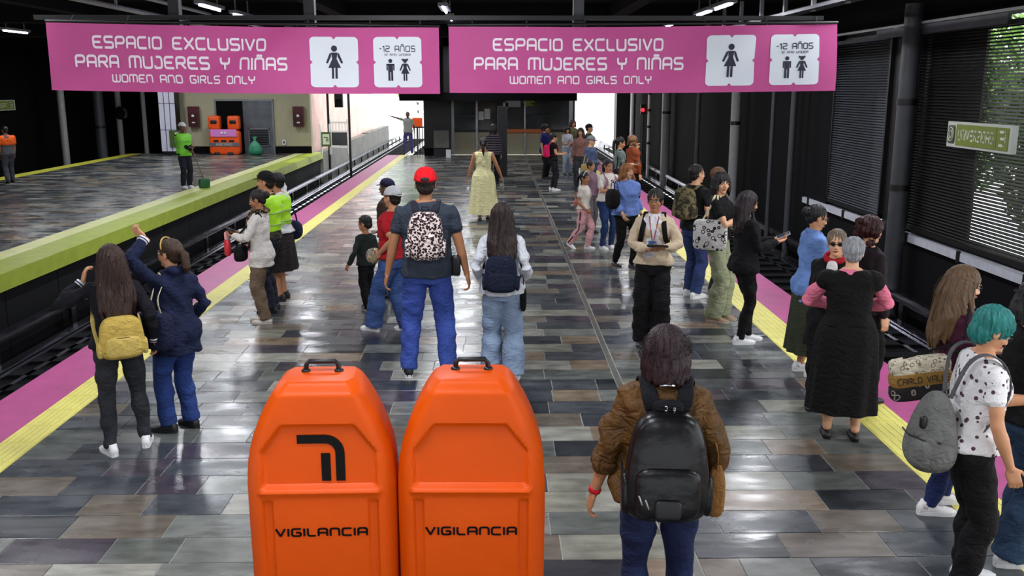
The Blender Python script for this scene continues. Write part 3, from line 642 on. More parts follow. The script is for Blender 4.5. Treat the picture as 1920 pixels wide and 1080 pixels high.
def banner(TL, TR, BR, BL, lab, ph):
    TL, TR, BR, BL = map(Vector, (TL, TR, BR, BL)); base = (BL + BR) / 2
    def surf(u, v):                         # v: 0 bottom .. 1 top
        p = BL.lerp(BR, u).lerp(TL.lerp(TR, u), v)
        wv = .022 * math.sin(u * 9 + v * 2.2 + ph) + .012 * math.sin(u * 21 - v * 3 + ph * 2) + .03 * math.exp(-((u - (.45 if ph < 1 else .78) - .25 * (v - .5)) / .06) ** 2)
        return p + Vector((0, wv, -.012 * math.sin(PI * u) * 1)) - base
    F = lambda u, v, d: surf(u, v) + Vector((0, -.004 - d, 0))
    t = empty('banner', base, label=lab, category='banner')
    nu, nv = 180, 14; mb = MB()
    fr = [[surf(i / nu, j / nv) for i in range(nu + 1)] for j in range(nv + 1)]
    for off in (0, .003):
        mb.rings([[p + Vector((0, off, 0)) for p in r] for r in fr], cap=False, closed=False)
    mb.build('cloth', mat('banner_pink', (192, 80, 142), .55, var=.05, vs=3, spec=.3), t, smooth=True)
    for tx, u0, u1, v0, v1 in (('ESPACIO EXCLUSIVO', .115, .55, .635, .83), ('PARA MUJERES Y NI\u00d1AS', .066, .604, .345, .545), ('WOMEN AND GIRLS ONLY', .157, .522, .135, .265)):
        word_parts(tx, u0, u1, v0, v1, F, .18, mat('print_letter', (238, 225, 235), .5), t)
    for k_, u0 in enumerate((.664, .829)):
        u1 = u0 + .125; v0, v1 = .1, .86; c = []; nt_ = .018
        for (uu, vv, a0) in ((u1 - .012, v1 - .06, 0), (u0 + .012, v1 - .06, PI / 2), (u0 + .012, v0 + .06, PI), (u1 - .012, v0 + .06, 3 * PI / 2)):
            for s_ in range(5): a = a0 + PI / 2 * s_ / 4; c.append((uu + .012 * math.cos(a), vv + .06 * math.sin(a)))
            um, vm = (u0 + u1) / 2, (v0 + v1) / 2
            if a0 == 0: c += [(um + .006, v1), (um, v1 - .04), (um - .006, v1)]
            elif a0 == PI / 2: c += [(u0, vm + .035), (u0 + .006, vm), (u0, vm - .035)]
            elif a0 == PI: c += [(um - .006, v0), (um, v0 + .04), (um + .006, v0)]
            else: c += [(u1, vm - .035), (u1 - .006, vm), (u1, vm + .035)]
        mb = MB(); cu, cv = um, vm; c = [(p_[0] + (q_[0] - p_[0]) * s_ / 5, p_[1] + (q_[1] - p_[1]) * s_ / 5) for p_, q_ in zip(c, c[1:] + c[:1]) for s_ in range(5)]
        o = len(mb.v); ncl = len(c); K = 16
        rs = [[F(cu + (u - cu) * f, cv + (v - cv) * f, -.0005) for u, v in c] for f in [1 - i / K for i in range(K)]] + [[F(cu, cv, -.0005)] * ncl]
        mb.rings(rs, cap=False); pl = mb.build('symbol_plate', m_plate, t)
        ar = .165
        G_ = lambda u, v, d: F(u, v, d + .0015)
        if k_ == 0: pictogram('woman', G_, cu, cv, .5, ar).build('woman_symbol', m_navy, pl)
        else:
            pictogram('man', G_, cu - .019, cv - .115, .33, ar).build('boy_symbol', m_navy, pl); pictogram('girl', G_, cu + .019, cv - .115, .33, ar).build('girl_symbol', m_navy, pl)
            word_parts('-12 A\u00d1OS', cu - .046, cu + .046, cv + .155, cv + .25, G_, .14, m_navy, pl); word_parts('12 AND UNDER', cu - .034, cu + .034, cv + .095, cv + .13, G_, .14, m_navy, pl)
    L = (TR - TL).length; q = MB()
    MB().tube([TL - base + Vector((0, .02, .015)), TR - base + Vector((0, .02, .015))], [.014, .014], 8).build('hanging_bar', m_black, t, smooth=True)
    for u in (.06, .2, .35, .66, .82, .95):
        p = TL.lerp(TR, u) - base; MB().tube([p + Vector((0, .02, 0)), p + Vector((0, .09, .07))], [.006, .006], 6).build('hook', m_steel, t)
BY = 9.0
banner(at(85, 42, BY - .1), at(823, 52, BY), at(825, 176, BY), at(96, 169, BY - .1), 'left pink banner with white lettering and person symbols, its end over the left platform', 0.3)
banner(at(841, 50, BY), at(1571, 45, BY), at(1564, 170, BY), at(843, 174, BY), 'right pink banner with white lettering, a fold across its woman symbol', 1.7)
for px, lab in ((582, 'dark square hanger post above the left pink banner'), (1084, 'grey square hanger post above the right pink banner'), (330, 'dark hanger post above the left part of the left banner')):
    q = at(px, 45, 9.25); hw = .05; box('hanger_post', q.x - hw, q.x + hw, 9.2, 9.3, q.z - .02, 4.34, m_greyp if px == 1084 else m_black, label=lab, category='post')
zb_ = at(841, 44, 9.15).z; t = empty('banner_beam', (0, 9.1, zb_), label='thin dark steel beam the pink banners hang from', category='beam'); MB().box(-4.3, 3.1, 0, .08, .03, .07).build('bar', m_black, t)
# ---------------------------------------------------------------- orange guard booths
def shield(xc, logo_on, lab, yaw, ztop):
    t = empty('guard_shield', (xc, 3.75, 0), yaw, label=lab, category='barrier', group='')
    del t['group']
    H = ztop
    def hw(z):
        k = [(0, .30), (.45, .309), (.8, .312), (.96, .312), (1.06, .304), (1.12, .292), (1.18, .275), (1.24, .252), (1.30, .224), (1.35, .196), (1.385, .174), (1.402, .158), (1.41, .14)]
        z = z * 1.41 / H
        for (a, b), (c, d) in zip(k[:-1], k[1:]):
            if z <= c: s_ = (z - a) / (c - a); s_ = s_; return b + (d - b) * s_
        return k[-1][1]
    sm = lambda a, b, x: (lambda t_: t_ * t_ * (3 - 2 * t_))(min(1, max(0, (x - a) / (b - a))))
    def yf(u, z):                           # front surface offset (towards the viewer is -y)
        h_ = hw(z); x = u * h_; edge = abs(u)
        y = -.11 + .06 * max(0, (abs(u) - .75) / .25) ** 2 + .05 * sm(H - .05, H, z)
        zt_ = 1.245; lim = .245 if z < 1.12 else .245 - (z - 1.12) * .75
        up = sm(0, .018, lim - abs(x)) * sm(0, .02, zt_ - z) * sm(0, .02, z - .955)
        low = sm(0, .012, .245 - abs(x)) * sm(0, .012, abs(x) - .195) * sm(0, .02, .915 - z)
        rid = sm(0, .015, .26 - abs(x)) * math.exp(-((z - .945) / .014) ** 2)
        return y + .022 * up + .014 * low - .014 * rid
    zs = [H * j / 50 * .62 for j in range(30)]; zs = [.0] + [i * .03 for i in range(1, 29)] + [.87 + i * .0075 for i in range(1, 73)]; zs = [z * 1.0 for z in zs if z < H - .001] + [H]
    nu = 64; mb = MB(); rows = []
    for z in zs:
        us = [math.sin((i / nu - .5) * PI) ** 1 if False else (i / nu * 2 - 1) for i in range(nu + 1)]
        rows.append([Vector((u * hw(z), yf(u, z), z)) for u in us] + [Vector((hw(z), .12, z)), Vector((hw(z) * .9, .15, z)), Vector((-hw(z) * .9, .15, z)), Vector((-hw(z), .12, z))])
    mb.rings(rows); mb.build('shell', m_or2, t, smooth='auto')
    F = lambda u, v, d: Vector((u, yf(u / hw(v), v) - .001 - d, v))
    q = MB(); lettering(q, 'VIGILANCIA', -.19, .19, .745, .785, F, .2); q.build('lettering', m_blackprint, t)
    if logo_on: logo(.005, 1.088, .222, -.0905, t, m_blackprint)
    MB().box(-.06, .06, 0, .06, 0, .01).xf(Matrix.Translation((0, 0, 0))).build('foot_pad', m_black, t)
    hx = (-.07, .07); hy = .085; pts = [(-.07, hy, H - .02), (-.068, hy, H + .03), (-.055, hy, H + .044), (.055, hy, H + .044), (.068, hy, H + .03), (.07, hy, H - .02)]
    MB().tube(pts, [.011] * 6, 10, ref=(0, 1, 0)).build('handle', m_black, t, smooth=True)
    for x in (-.07, .07): MB().sup((x, hy, H), (.02, .02, .012), .6).build('handle_socket', m_black, t, smooth=True)
    return t
m_or2 = mat('shield_orange', (202, 74, 0), .45, var=.05, vs=6, bump=.06, bs=160, spec=.18); m_blackprint = mat('black_print', (8, 6, 7), .6, spec=.15)
shield(at(603, 800, 3.75).x, True, 'orange moulded guard shield with black metro emblem, left of the pair', 0.02, at(603, 707, 3.75).z)
shield(at(884, 800, 3.75).x, False, 'orange moulded guard shield without emblem, right of the pair', -.02, at(884, 703, 3.75).z)
# ================================================================ people
JOBS = []                                  # (object, [(MB, voxel, smooth, post)], extra MB)
def job(o, zones, extra=None): JOBS.append((o, zones, extra))
def finalize():
    tmp = []
    for o, zones, extra in JOBS:
        for (mb, vox, sm, post) in zones:
            me = bpy.data.meshes.new('zone'); me.from_pydata([tuple(v) for v in mb.v], [], mb.f)
            t = bpy.data.objects.new('zone', me); COL.objects.link(t)
            r = t.modifiers.new('r', 'REMESH'); r.mode = 'VOXEL'; r.voxel_size = vox; r.use_smooth_shade = True
            if sm: q = t.modifiers.new('s', 'SMOOTH'); q.factor = .5; q.iterations = sm
            tmp.append(t)
    dg = bpy.context.evaluated_depsgraph_get(); dg.update(); k = 0
    for o, zones, extra in JOBS:
        V = []; CO = []; LS = []; off = 0; mats = []
        for (mb, vox, sm, post) in zones:
            t = tmp[k]; k += 1; me = t.evaluated_get(dg).to_mesh()
            n = len(me.vertices); v = np.empty(n * 3, np.float32); me.vertices.foreach_get('co', v); v = v.reshape(-1, 3)
            if post and n:
                nn = np.empty(n * 3, np.float32); me.vertex_normals.foreach_get('vector', nn); v = post(v, nn.reshape(-1, 3))
            lv = np.empty(len(me.loops), np.int32); me.loops.foreach_get('vertex_index', lv)
            ls = np.empty(len(me.polygons), np.int32); me.polygons.foreach_get('loop_total', ls)
            V.append(v); CO.append(lv + off); LS.append(ls); off += n; mats.append(np.zeros(len(ls), np.int32))
        if extra is not None and extra.f:
            V.append(np.array([tuple(x) for x in extra.v], np.float32)); CO.append(np.array([i + off for f in extra.f for i in f], np.int32))
            LS.append(np.array([len(f) for f in extra.f], np.int32)); mats.append(np.array(extra.m, np.int32)); off += len(extra.v)
        V = np.concatenate(V); CO = np.concatenate(CO); LS = np.concatenate(LS); mats = np.concatenate(mats)
        me = o.data; me.vertices.add(len(V)); me.vertices.foreach_set('co', V.ravel()); me.loops.add(len(CO)); me.loops.foreach_set('vertex_index', CO)
        me.polygons.add(len(LS)); st = np.concatenate(([0], np.cumsum(LS)[:-1])).astype(np.int32); me.polygons.foreach_set('loop_start', st)
        me.polygons.foreach_set('material_index', mats); me.polygons.foreach_set('use_smooth', np.ones(len(LS), bool)); me.update(calc_edges=True)
    for t in tmp:
        me = t.data; bpy.data.objects.remove(t); bpy.data.meshes.remove(me)
def folds(amp, kz=26, kx=9, seed=0, lo=None):
    rs = np.random.RandomState(seed); ph = rs.rand(8) * 6.28
    def f(v, n):
        x, y, z = v[:, 0], v[:, 1], v[:, 2]
        wx = .06 * np.sin(kx * 1.3 * x + ph[0] + 5 * z) + .05 * np.sin(kx * y * 1.7 + ph[1]); 
        d = np.sin(kz * (z + wx + .5 * x) + ph[2]) * np.sin(kx * 1.6 * x + 4 * y + ph[3]) + .6 * np.sin(kz * 1.7 * (z - wx - .6 * x) + ph[4]) * np.sin(kx * 2 * y + 3 * x + ph[5]) + .4 * np.sin(kx * 4 * (x + .3 * z) + ph[6])
        d = np.sign(d) * np.abs(d) ** .8
        return v + n * np.maximum(d * amp * 1.15, -.0045)[:, None]
    return f
def strands(amp, seed=0, c=(0, 0, 0), k=40):
    rs = np.random.RandomState(seed); ph = rs.rand(4) * 6.28
    def f(v, n):
        a = np.arctan2(v[:, 0] - c[0], v[:, 1] - c[1]); z = v[:, 2]
        a = a + .10 * np.sin(17 * z + ph[3]) + .06 * np.sin(31 * z + 3 * a)
        d = np.sin(k * a + 9 * z + ph[0]) + .6 * np.sin(k * 1.9 * a - 6 * z + ph[1]) + 1.1 * np.sin(k * .45 * a + 14 * z + ph[2])
        return v + n * (d * amp)[:, None]
    return f
def hair_mat(name, col, hi=.25):
    return mat('hair_' + name, col, .42, var=hi + .12, vs=26, stretch=(2.6, 2.6, .3), bump=.5, bs=70, spec=.4)
SK = {'tan': (192, 138, 102), 'brown': (168, 116, 82), 'light': (216, 166, 130), 'dark': (120, 84, 64)}
def skin_mat(k): return mat('skin_' + k, SK[k], .5, var=.06, vs=12, spec=.35)
m_lip = mat('lip', (150, 74, 66), .5); m_eye = mat('eye_white', (225, 220, 212), .3); m_iris = mat('iris', (32, 22, 16), .25)
V3 = Vector
def ik(a, t, l1, l2, pole):
    a, t = V3(a), V3(t); d = t - a; L = d.length; L = min(max(L, abs(l1 - l2) + .01), (l1 + l2) * .999); u = d.normalized()
    x = (l1 * l1 - l2 * l2 + L * L) / (2 * L); h = math.sqrt(max(0, l1 * l1 - x * x)); p = V3(pole); p = (p - u * p.dot(u)).normalized()
    return a + u * x + p * h, a + u * L
FEM = [(.80, .15, .10, .0), (.86, .172, .118, -.012), (.93, .17, .115, -.012), (.99, .15, .1, -.005), (1.06, .128, .088, .0), (1.14, .13, .09, .004), (1.22, .142, .102, .014), (1.29, .15, .1, .012), (1.35, .165, .084, .0), (1.395, .142, .066, -.008), (1.43, .09, .05, -.014), (1.46, .056, .05, -.012)]
MAL = [(.80, .145, .1, .0), (.86, .16, .115, -.008), (.93, .162, .115, -.005), (.99, .158, .11, .0), (1.06, .152, .108, .004), (1.14, .158, .11, .006), (1.22, .17, .115, .006), (1.29, .18, .112, .002), (1.35, .192, .097, -.004), (1.395, .17, .074, -.01), (1.435, .1, .056, -.014), (1.465, .062, .056, -.012)]
class P: pass
def sect(rows, z):
    if z <= rows[0][0]: return rows[0][1:]
    for a, b in zip(rows[:-1], rows[1:]):
        if z <= b[0]: t = (z - a[0]) / (b[0] - a[0]); return tuple(a[i] + (b[i] - a[i]) * t for i in (1, 2, 3))
    return rows[-1][1:]
def person(label, foot, head, face=0, sex='f', skin='tan', hair=('short', (25, 20, 18)), top=None, bottom=None, shoes=((30, 30, 32), (200, 200, 200)),
           R_=(.225, .03, .84), L_=(-.225, .03, .84), hr=None, hl=None, polR=(.25, -1, -.2), polL=(-.25, -1, -.2), feet=((.1, .02, 0), (-.1, -.02, 0)), fy=(0, 0), bl=1.0, hs=1.0, lean=0, hyaw=0, hpitch=0, hroll=0, belly=0, curl=.6, visible_face=True, H=None, group=None):
    c = P(); g = G(*foot); d = g.length
    if H is None:
        lo, hi = .6, 2.3
        for _ in range(30):
            m_ = (lo + hi) / 2; lo, hi = (m_, hi) if proj((g.x, g.y, m_))[1] > head else (lo, m_)
        H = lo
    s = H / (1.44 + .27 * hs); c.s = s; c.g = g; c.rz = math.radians(face) + math.atan2(-g.x, g.y); c.H = H
    dist = g.y; vb = min(.019, max(.0105, dist * .00068)) ; vh = min(.011, max(.0052, dist * .00042)); vhand = min(.008, max(.0048, dist * .0004))
    near = dist < 15
    e = empty('person', (g.x, g.y, 0), c.rz, label=label, category='person'); c.e = e
    if group: e['group'] = group
    rows = FEM if sex == 'f' else MAL
    SX = (.152 if sex == 'f' else .178) * (bl * .6 + .4); B = lambda z: 1 + (bl - 1) + belly * math.exp(-((z - 1.06) / .14) ** 2)
    T = Matrix.Translation((0, 0, .95)) @ Matrix.Rotation(-math.radians(lean), 4, 'X') @ Matrix.Translation((0, 0, -.95))
    def tp(p): return T @ V3(p)
    ph = .88 if not any(abs(f[1]) > .15 for f in feet) else .855
    dz = ph - .88
    def addtorso(mb, z0, z1, ex, hem=0):
        zs = [z for z in (r_[0] for r_ in rows) if z0 < z < z1]; zs = [z0] + zs + [z1]; rs = []
        for z in zs:
            hx, hy, cy = sect(rows, z); k = B(z); hk = hem * max(0, (1.0 - z) / .2) if z < 1.0 else 0; es = ex * (1 if z < 1.38 else max(.3, 1 - (z - 1.38) * 9))
            hx = hx * k + es + hk; hy = hy * k + es + hk * .8; cyy = cy + belly * .25 * .1 * math.exp(-((z - 1.06) / .14) ** 2); ring = []
            for i in range(24):
                a = 2 * PI * i / 24; ca, sa = math.cos(a), math.sin(a); ring.append(tp((hx * math.copysign(abs(ca) ** .85, ca), cyy + hy * math.copysign(abs(sa) ** .85, sa), z + dz)))
            rs.append(ring)
        mb.rings(rs)
    arms = {}
    for sd, w_, pol in (('R', R_, polR), ('L', L_, polL)):
        sg = 1 if sd == 'R' else -1; sh = tp((sg * SX * (bl * .3 + .7), -.01, 1.368 + dz)); w3 = V3(w_); w3.z += dz * .5
        el, wr = ik(sh, w3, .285, .25, pol); arms[sd] = (sh, el, wr)
    legs = {}
    for i, sd in enumerate(('R', 'L')):
        sg = 1 if sd == 'R' else -1; hp = V3((sg * .085 * (bl * .5 + .5), -.005, ph)); fx, fyy, fz = feet[i]
        an = V3((fx, fyy, .085 + fz)); kn, an2 = ik(hp, an, .415, .40, (sg * .08, 1, 0)); legs[sd] = (hp, kn, an2, fy[i])
    LR = [.086, .077, .06, .054, .055, .044, .036]
    def legpts(hp, kn, an):
        return [hp, hp.lerp(kn, .5), kn.lerp(hp, .12), kn.lerp(an, .08), kn.lerp(an, .33) - V3((0, .012, 0)), kn.lerp(an, .7), an]
    c.addtorso = addtorso; c.vb = vb
    c.arms, c.legs, c.T, c.tp, c.rows, c.dz, c.B = arms, legs, T, tp, rows, dz, B
    # head frame
    nb = tp((0, -.012, 1.44 + dz)); HR = T.to_3x3().to_4x4() @ Matrix.Rotation(math.radians(hyaw), 4, 'Z') @ Matrix.Rotation(-math.radians(hpitch - lean * .0), 4, 'X') @ Matrix.Rotation(math.radians(hroll), 4, 'Y')
    hc = nb + (T.to_3x3() @ V3((0, .018, .135 * hs))) + (HR.to_3x3() @ V3((0, 0, .0))); hc += V3((0, .02 * math.sin(math.radians(hpitch)), -.012 * abs(math.sin(math.radians(hpitch)))))
    HM = Matrix.Translation(hc) @ HR @ Matrix.Scale(hs * 1.03, 4); hp_ = lambda x, y, z: HM @ V3((x, y, z)); c.HM = HM; c.hp = hp_
    HRm = HR.to_3x3() * (hs * 1.03)
    SC = Matrix.Scale(s, 4)
    # ---- body
    zb = MB(); addtorso(zb, .80, 1.455, -.008 if top else 0); slv = (top or {}).get('sleeve', 0); kA = [1 - .34 * (slv >= .25), 1 - .18 * (slv >= .35), 1 - .15 * (slv >= .7), 1 - .15 * (slv >= .7), 1 - .15 * (slv >= .85), 1, 1]; kL = .86 if bottom and bottom['t'] == 'pants' else 1
    for sd in 'RL':
        sh, el, wr = arms[sd]; k = .55 + .45 * bl
        zb.tube([sh, sh.lerp(el, .35), sh.lerp(el, .75), el, el.lerp(wr, .3), el.lerp(wr, .7), wr], [r_ * q_ for r_, q_ in zip([.046 * k, .045 * k, .04 * k, .037 * k, .038 * k, .03, .024], kA)], 12)
        hp, kn, an, _ = legs[sd]; zb.tube(legpts(hp, kn, an), [r * (.5 + .5 * bl) * kL for r in LR], 12, ref=(0, 1, 0))
    zh = MB()
    zh.sup(hp_(0, -.012, .03), (.073, .092, .082), M=HRm, n=24, k=16); zh.sup(hp_(0, .016, -.03), (.058, .07, .08), M=HRm, n=24, k=14)
    zh.sup(hp_(0, .05, -.088), (.03, .03, .024), M=HRm)
    for sg in (-1, 1):
        zh.sup(hp_(sg * .033, .052, -.028), (.025, .024, .025), M=HRm, n=12, k=8); zh.sup(hp_(sg * .074, -.008, -.01), (.01, .019, .031), M=HRm, n=12, k=8)
        zh.sup(hp_(sg * .012, .092, -.034), (.008, .01, .007), M=HRm, n=10, k=6)
    zh.tube([hp_(0, .078, .012), hp_(0, .092, -.012), hp_(0, .1, -.03)], [.007, .01, .012], 10); zh.sup(hp_(0, .066, .022), (.048, .02, .01), M=HRm)
    zh.sup(hp_(0, .078, -.06), (.023, .014, .012), M=HRm)
    zh.tube([hp_(0, -.015, -.04), nb.lerp(hc, .35), nb - V3((0, 0, .02)), nb - V3((0, .0, .05))], [.052, .05, .055, .05], 14, ref=(0, 1, 0))
    # hands
    zn = MB(); c.hand = {}
    for sd, hd in (('R', hr), ('L', hl)):
        sg = 1 if sd == 'R' else -1; sh, el, wr = arms[sd]; fd = (wr - el).normalized()
        if hd: fd = (V3(hd)).normalized()
        # palm normal: inward
        nrm = V3((-sg, .1, 0)) if abs(fd.z) > .6 else V3((-sg * .3, 0, 1)); nrm = (nrm - fd * nrm.dot(fd)).normalized(); sdv = fd.cross(nrm) * 1.0
        if sdv.dot(V3((0, 1, 0)) if abs(fd.z) > .6 else V3((-sg, 0, 0))) < 0: sdv = -sdv     # towards the thumb
        pc = wr + fd * .045; M3 = Matrix((sdv, nrm, fd)).transposed()
        zn.tube([wr - fd * .035, wr + fd * .005], [.024, .024], 10); zn.sup(pc, (.038, .015, .047), .6, .7, 14, 10, M=M3)
        for i, (o_, L_f) in enumerate(((.029, .072), (.0098, .08), (-.0098, .075), (-.029, .058))):
            b0 = wr + fd * .08 + sdv * o_; cu = curl * (1 + .12 * i) + (0 if near else 0); p1 = b0 + (fd * math.cos(cu * .5) + nrm * math.sin(cu * .5)) * L_f * .48; p2 = p1 + (fd * math.cos(cu * 1.4) + nrm * math.sin(cu * 1.4)) * L_f * .3; p3 = p2 + (fd * math.cos(cu * 2.1) + nrm * math.sin(cu * 2.1)) * L_f * .26
            zn.tube([b0 - fd * .02, b0, p1, p2, p3], [.0088, .0088, .0082, .0074, .0062], 8)
        t0 = wr + fd * .02 + sdv * .025; t1 = t0 + (sdv * .75 + fd * .6 + nrm * .3).normalized() * .036; t2 = t1 + (fd * .9 + sdv * .15 + nrm * .5).normalized() * .028; zn.tube([t0, t1, t2], [.0125, .0098, .008], 8)
        c.hand[sd] = (pc + nrm * .03 + fd * .03, fd, nrm, sdv)
    ex = MB()
    if visible_face:
        for sg in (-1, 1):
            ex.mi = 2; ex.sup(hp_(sg * .03, .0755, .004), (.0145, .009, .0075), M=HRm, n=12, k=8); ex.mi = 3; ex.sup(hp_(sg * .03, .0805, .004), (.0062, .0055, .0066), M=HRm, n=10, k=8)
            ex.mi = 4; ex.tube([hp_(sg * .014, .0885, .021), hp_(sg * .03, .088, .027), hp_(sg * .047, .074, .021)], [.0028, .0034, .002], 6)
            ex.tube([hp_(sg * .017, .0815, .0105), hp_(sg * .03, .0845, .0125), hp_(sg * .045, .073, .0085)], [.0014, .002, .0014], 6)
            ex.mi = 3; ex.sup(hp_(sg * .007, .1, -.0415), (.0032, .003, .002), M=HRm, n=6, k=4)
        ex.mi = 1; ex.tube([hp_(-.023, .083, -.0595), hp_(-.01, .0925, -.0565), hp_(0, .093, -.0575), hp_(.01, .0925, -.0565), hp_(.023, .083, -.0595)], [.0015, .0042, .0036, .0042, .0015], 8)
        ex.tube([hp_(-.02, .084, -.0625), hp_(0, .0925, -.066), hp_(.02, .084, -.0625)], [.0015, .005, .0015], 8)
        ex.mi = 3; ex.tube([hp_(-.022, .086, -.0605), hp_(0, .0955, -.061), hp_(.022, .086, -.0605)], [.0008, .0013, .0008], 5)
    for q in (zb, zh, zn, ex): q.xf(SC)
    hcol = hair[1]; hm = hair_mat('%d_%d_%d' % hcol, hcol)
    me = bpy.data.meshes.new('body'); o = bpy.data.objects.new('body', me); COL.objects.link(o); o.parent = e
    for m_ in (skin_mat(skin), m_lip, m_eye, m_iris, hm): me.materials.append(m_)
    job(o, [(zb, vb, 2, None), (zh, vh, 2, None), (zn, vhand, 1, None)], ex)
    def part(name, m_, zones, extra=None):
        me = bpy.data.meshes.new(name); q = bpy.data.objects.new(name, me); COL.objects.link(q); q.parent = e
        for k in (m_ if isinstance(m_, (list, tuple)) else [m_]): me.materials.append(k)
        for z in zones: z[0].xf(SC)
        if extra: extra.xf(SC)
        job(q, zones, extra); return q
    c.part = part; seed = int(foot[0]) % 997
    # ---- hair
    st = hair[0]; rr = random.Random(seed)
    if st:
        mb = MB(); cap = {'short': (.084, .1, .09), 'crown': (.092, .108, .098), 'bob': (.092, .106, .094), 'long': (.088, .104, .094), 'bun': (.079, .098, .09), 'curly': (.1, .112, .1), 'crop': (.077, .096, .086), 'tail': (.08, .099, .091)}[st]
        mb.sup(hp_(0, -.022, .036), cap, M=HRm, n=28, k=18)
        ln = hair[2] if len(hair) > 2 else .35; am = .0022
        if st == 'crown': mb.sup(hp_(0, -.05, -.03), (.08, .064, .075), M=HRm); am = .003
        if st in ('short', 'crop'): mb.sup(hp_(0, -.05, -.02), (.066, .052, .06), M=HRm)
        if st == 'bun': mb.sup(hp_(0, -.06, -.01), (.06, .045, .06), M=HRm); mb.sup(hp_(0, -.125, .03), (.045, .04, .045), M=HRm)
        if st == 'curly':
            for i in range(26):
                a = rr.uniform(0, 2 * PI); mb.sup(hp_(.085 * math.cos(a), -.03 + .09 * math.sin(a) * (1 if math.sin(a) < 0 else .5), rr.uniform(-.1, .1)), (.032,) * 3, n=10, k=7)
            am = .004
        if st == 'tail':
            mb.sup(hp_(0, -.05, -.02), (.06, .052, .06), M=HRm); a0 = hp_(0, -.11, .03); mb.tube([a0, a0 + V3((0, -.05, -.03)), a0 + V3((0, -.06, -.14)), a0 + V3((.01, -.045, -.14 - ln))], [.026, .034, .034, .012], 12, ref=(0, 1, 0))
        if st == 'bob':
            n = 22
            for i in range(n):
                a = PI * (.3 + 1.4 * i / (n - 1)) + PI / 2; x, y = math.cos(a), math.sin(a)
                p0 = hp_(.08 * x, -.02 + .088 * y, .04); p1 = hp_(.092 * x, -.024 + .1 * y, -.05); p2 = hp_(.096 * x, -.022 + .104 * y, -.1 - rr.uniform(0, .035)); mb.tube([p0, p1, p2], [.02, .021, .009], 8)
            mb.sup(hp_(0, -.045, -.05), (.075, .06, .075), M=HRm)
        if st == 'long':
            n = 30; bk = -.125 - (hair[3] if len(hair) > 3 else 0)
            for i in range(n):
                t = i / (n - 1); a = PI * (.36 + 1.28 * t) + PI / 2; x, y = math.cos(a), math.sin(a); jx = rr.uniform(-.012, .012)
                p0 = hp_(.075 * x, -.02 + .085 * y, .055); p1 = hp_(.092 * x, -.026 + .1 * y, -.06)
                off = hc - V3((0, 0, 0)); ex2 = V3((hc.x + (.115 * x) * 1.0 + jx, 0, 0)); front = y > .3
                yb = hc.y + (.085 * y) if front else min(hc.y - .05, bk + rr.uniform(-.012, .02) - .0)
                if not front: yb = bk * (abs(y) ** .5) + (-.02) * (1 - abs(y))
                if front and rr.random() < .35 and ln > .3: ll = ln * .55
                else: ll = ln * rr.uniform(.82, 1.05) * (1 - .22 * abs(x))
                L1 = V3((hc.x + .118 * x + jx, yb * .92, hc.z - .1 - ll * .4)); L2 = V3((hc.x + .1 * x + jx * 2.5 + .02 * math.sin(i * 2.1), yb, hc.z - .1 - ll)); L15 = L1.lerp(L2, .5) + V3((.012 * math.sin(i * 1.7), -.008, 0))
                mb.tube([p0, p1, L1, L15, L2], [.022, .025, .024, .02, .005], 8)
            mb.sup(hp_(0, -.05, -.04), (.072, .06, .09), M=HRm); am = .002
        exh = MB()
        if near and st in ('long', 'bob', 'curly'):
            for i in range(70):
                a = PI * (.36 + 1.28 * rr.random()) + PI / 2; x, y = math.cos(a), math.sin(a); z0 = rr.uniform(.0, .1); k = 1.04 * math.sqrt(max(.05, 1 - (z0 - .03) ** 2 / .01))
                p0 = hp_(.088 * x * k, -.022 + .1 * y * k, z0); ll = (ln if st == 'long' else .1) * rr.uniform(.3, 1.0); yb = p0.y * 1.05 if st != 'long' or y > .2 else min(p0.y, bk * abs(y) ** .5) - rr.uniform(.008, .022)
                p2 = V3((p0.x * rr.uniform(.95, 1.25) + rr.uniform(-.02, .02), yb, p0.z - ll - (.05 if st == 'long' else 0))); p1 = p0.lerp(p2, .45) + V3((x * .022, min(0, y) * .02, .01)); exh.tube([p0, p1, p1.lerp(p2, .5) + V3((rr.uniform(-.01, .01), -.003, 0)), p2], [.0018, .0016, .0014, .0008], 4, rnd=False)
        part('hair', hm, [(mb, min(.011, max(.0062, dist * .0005)), 1, strands(am if near else am * .7, seed, (hc.x * s, (hc.y - .02) * s)))], exh)
    c.top = top
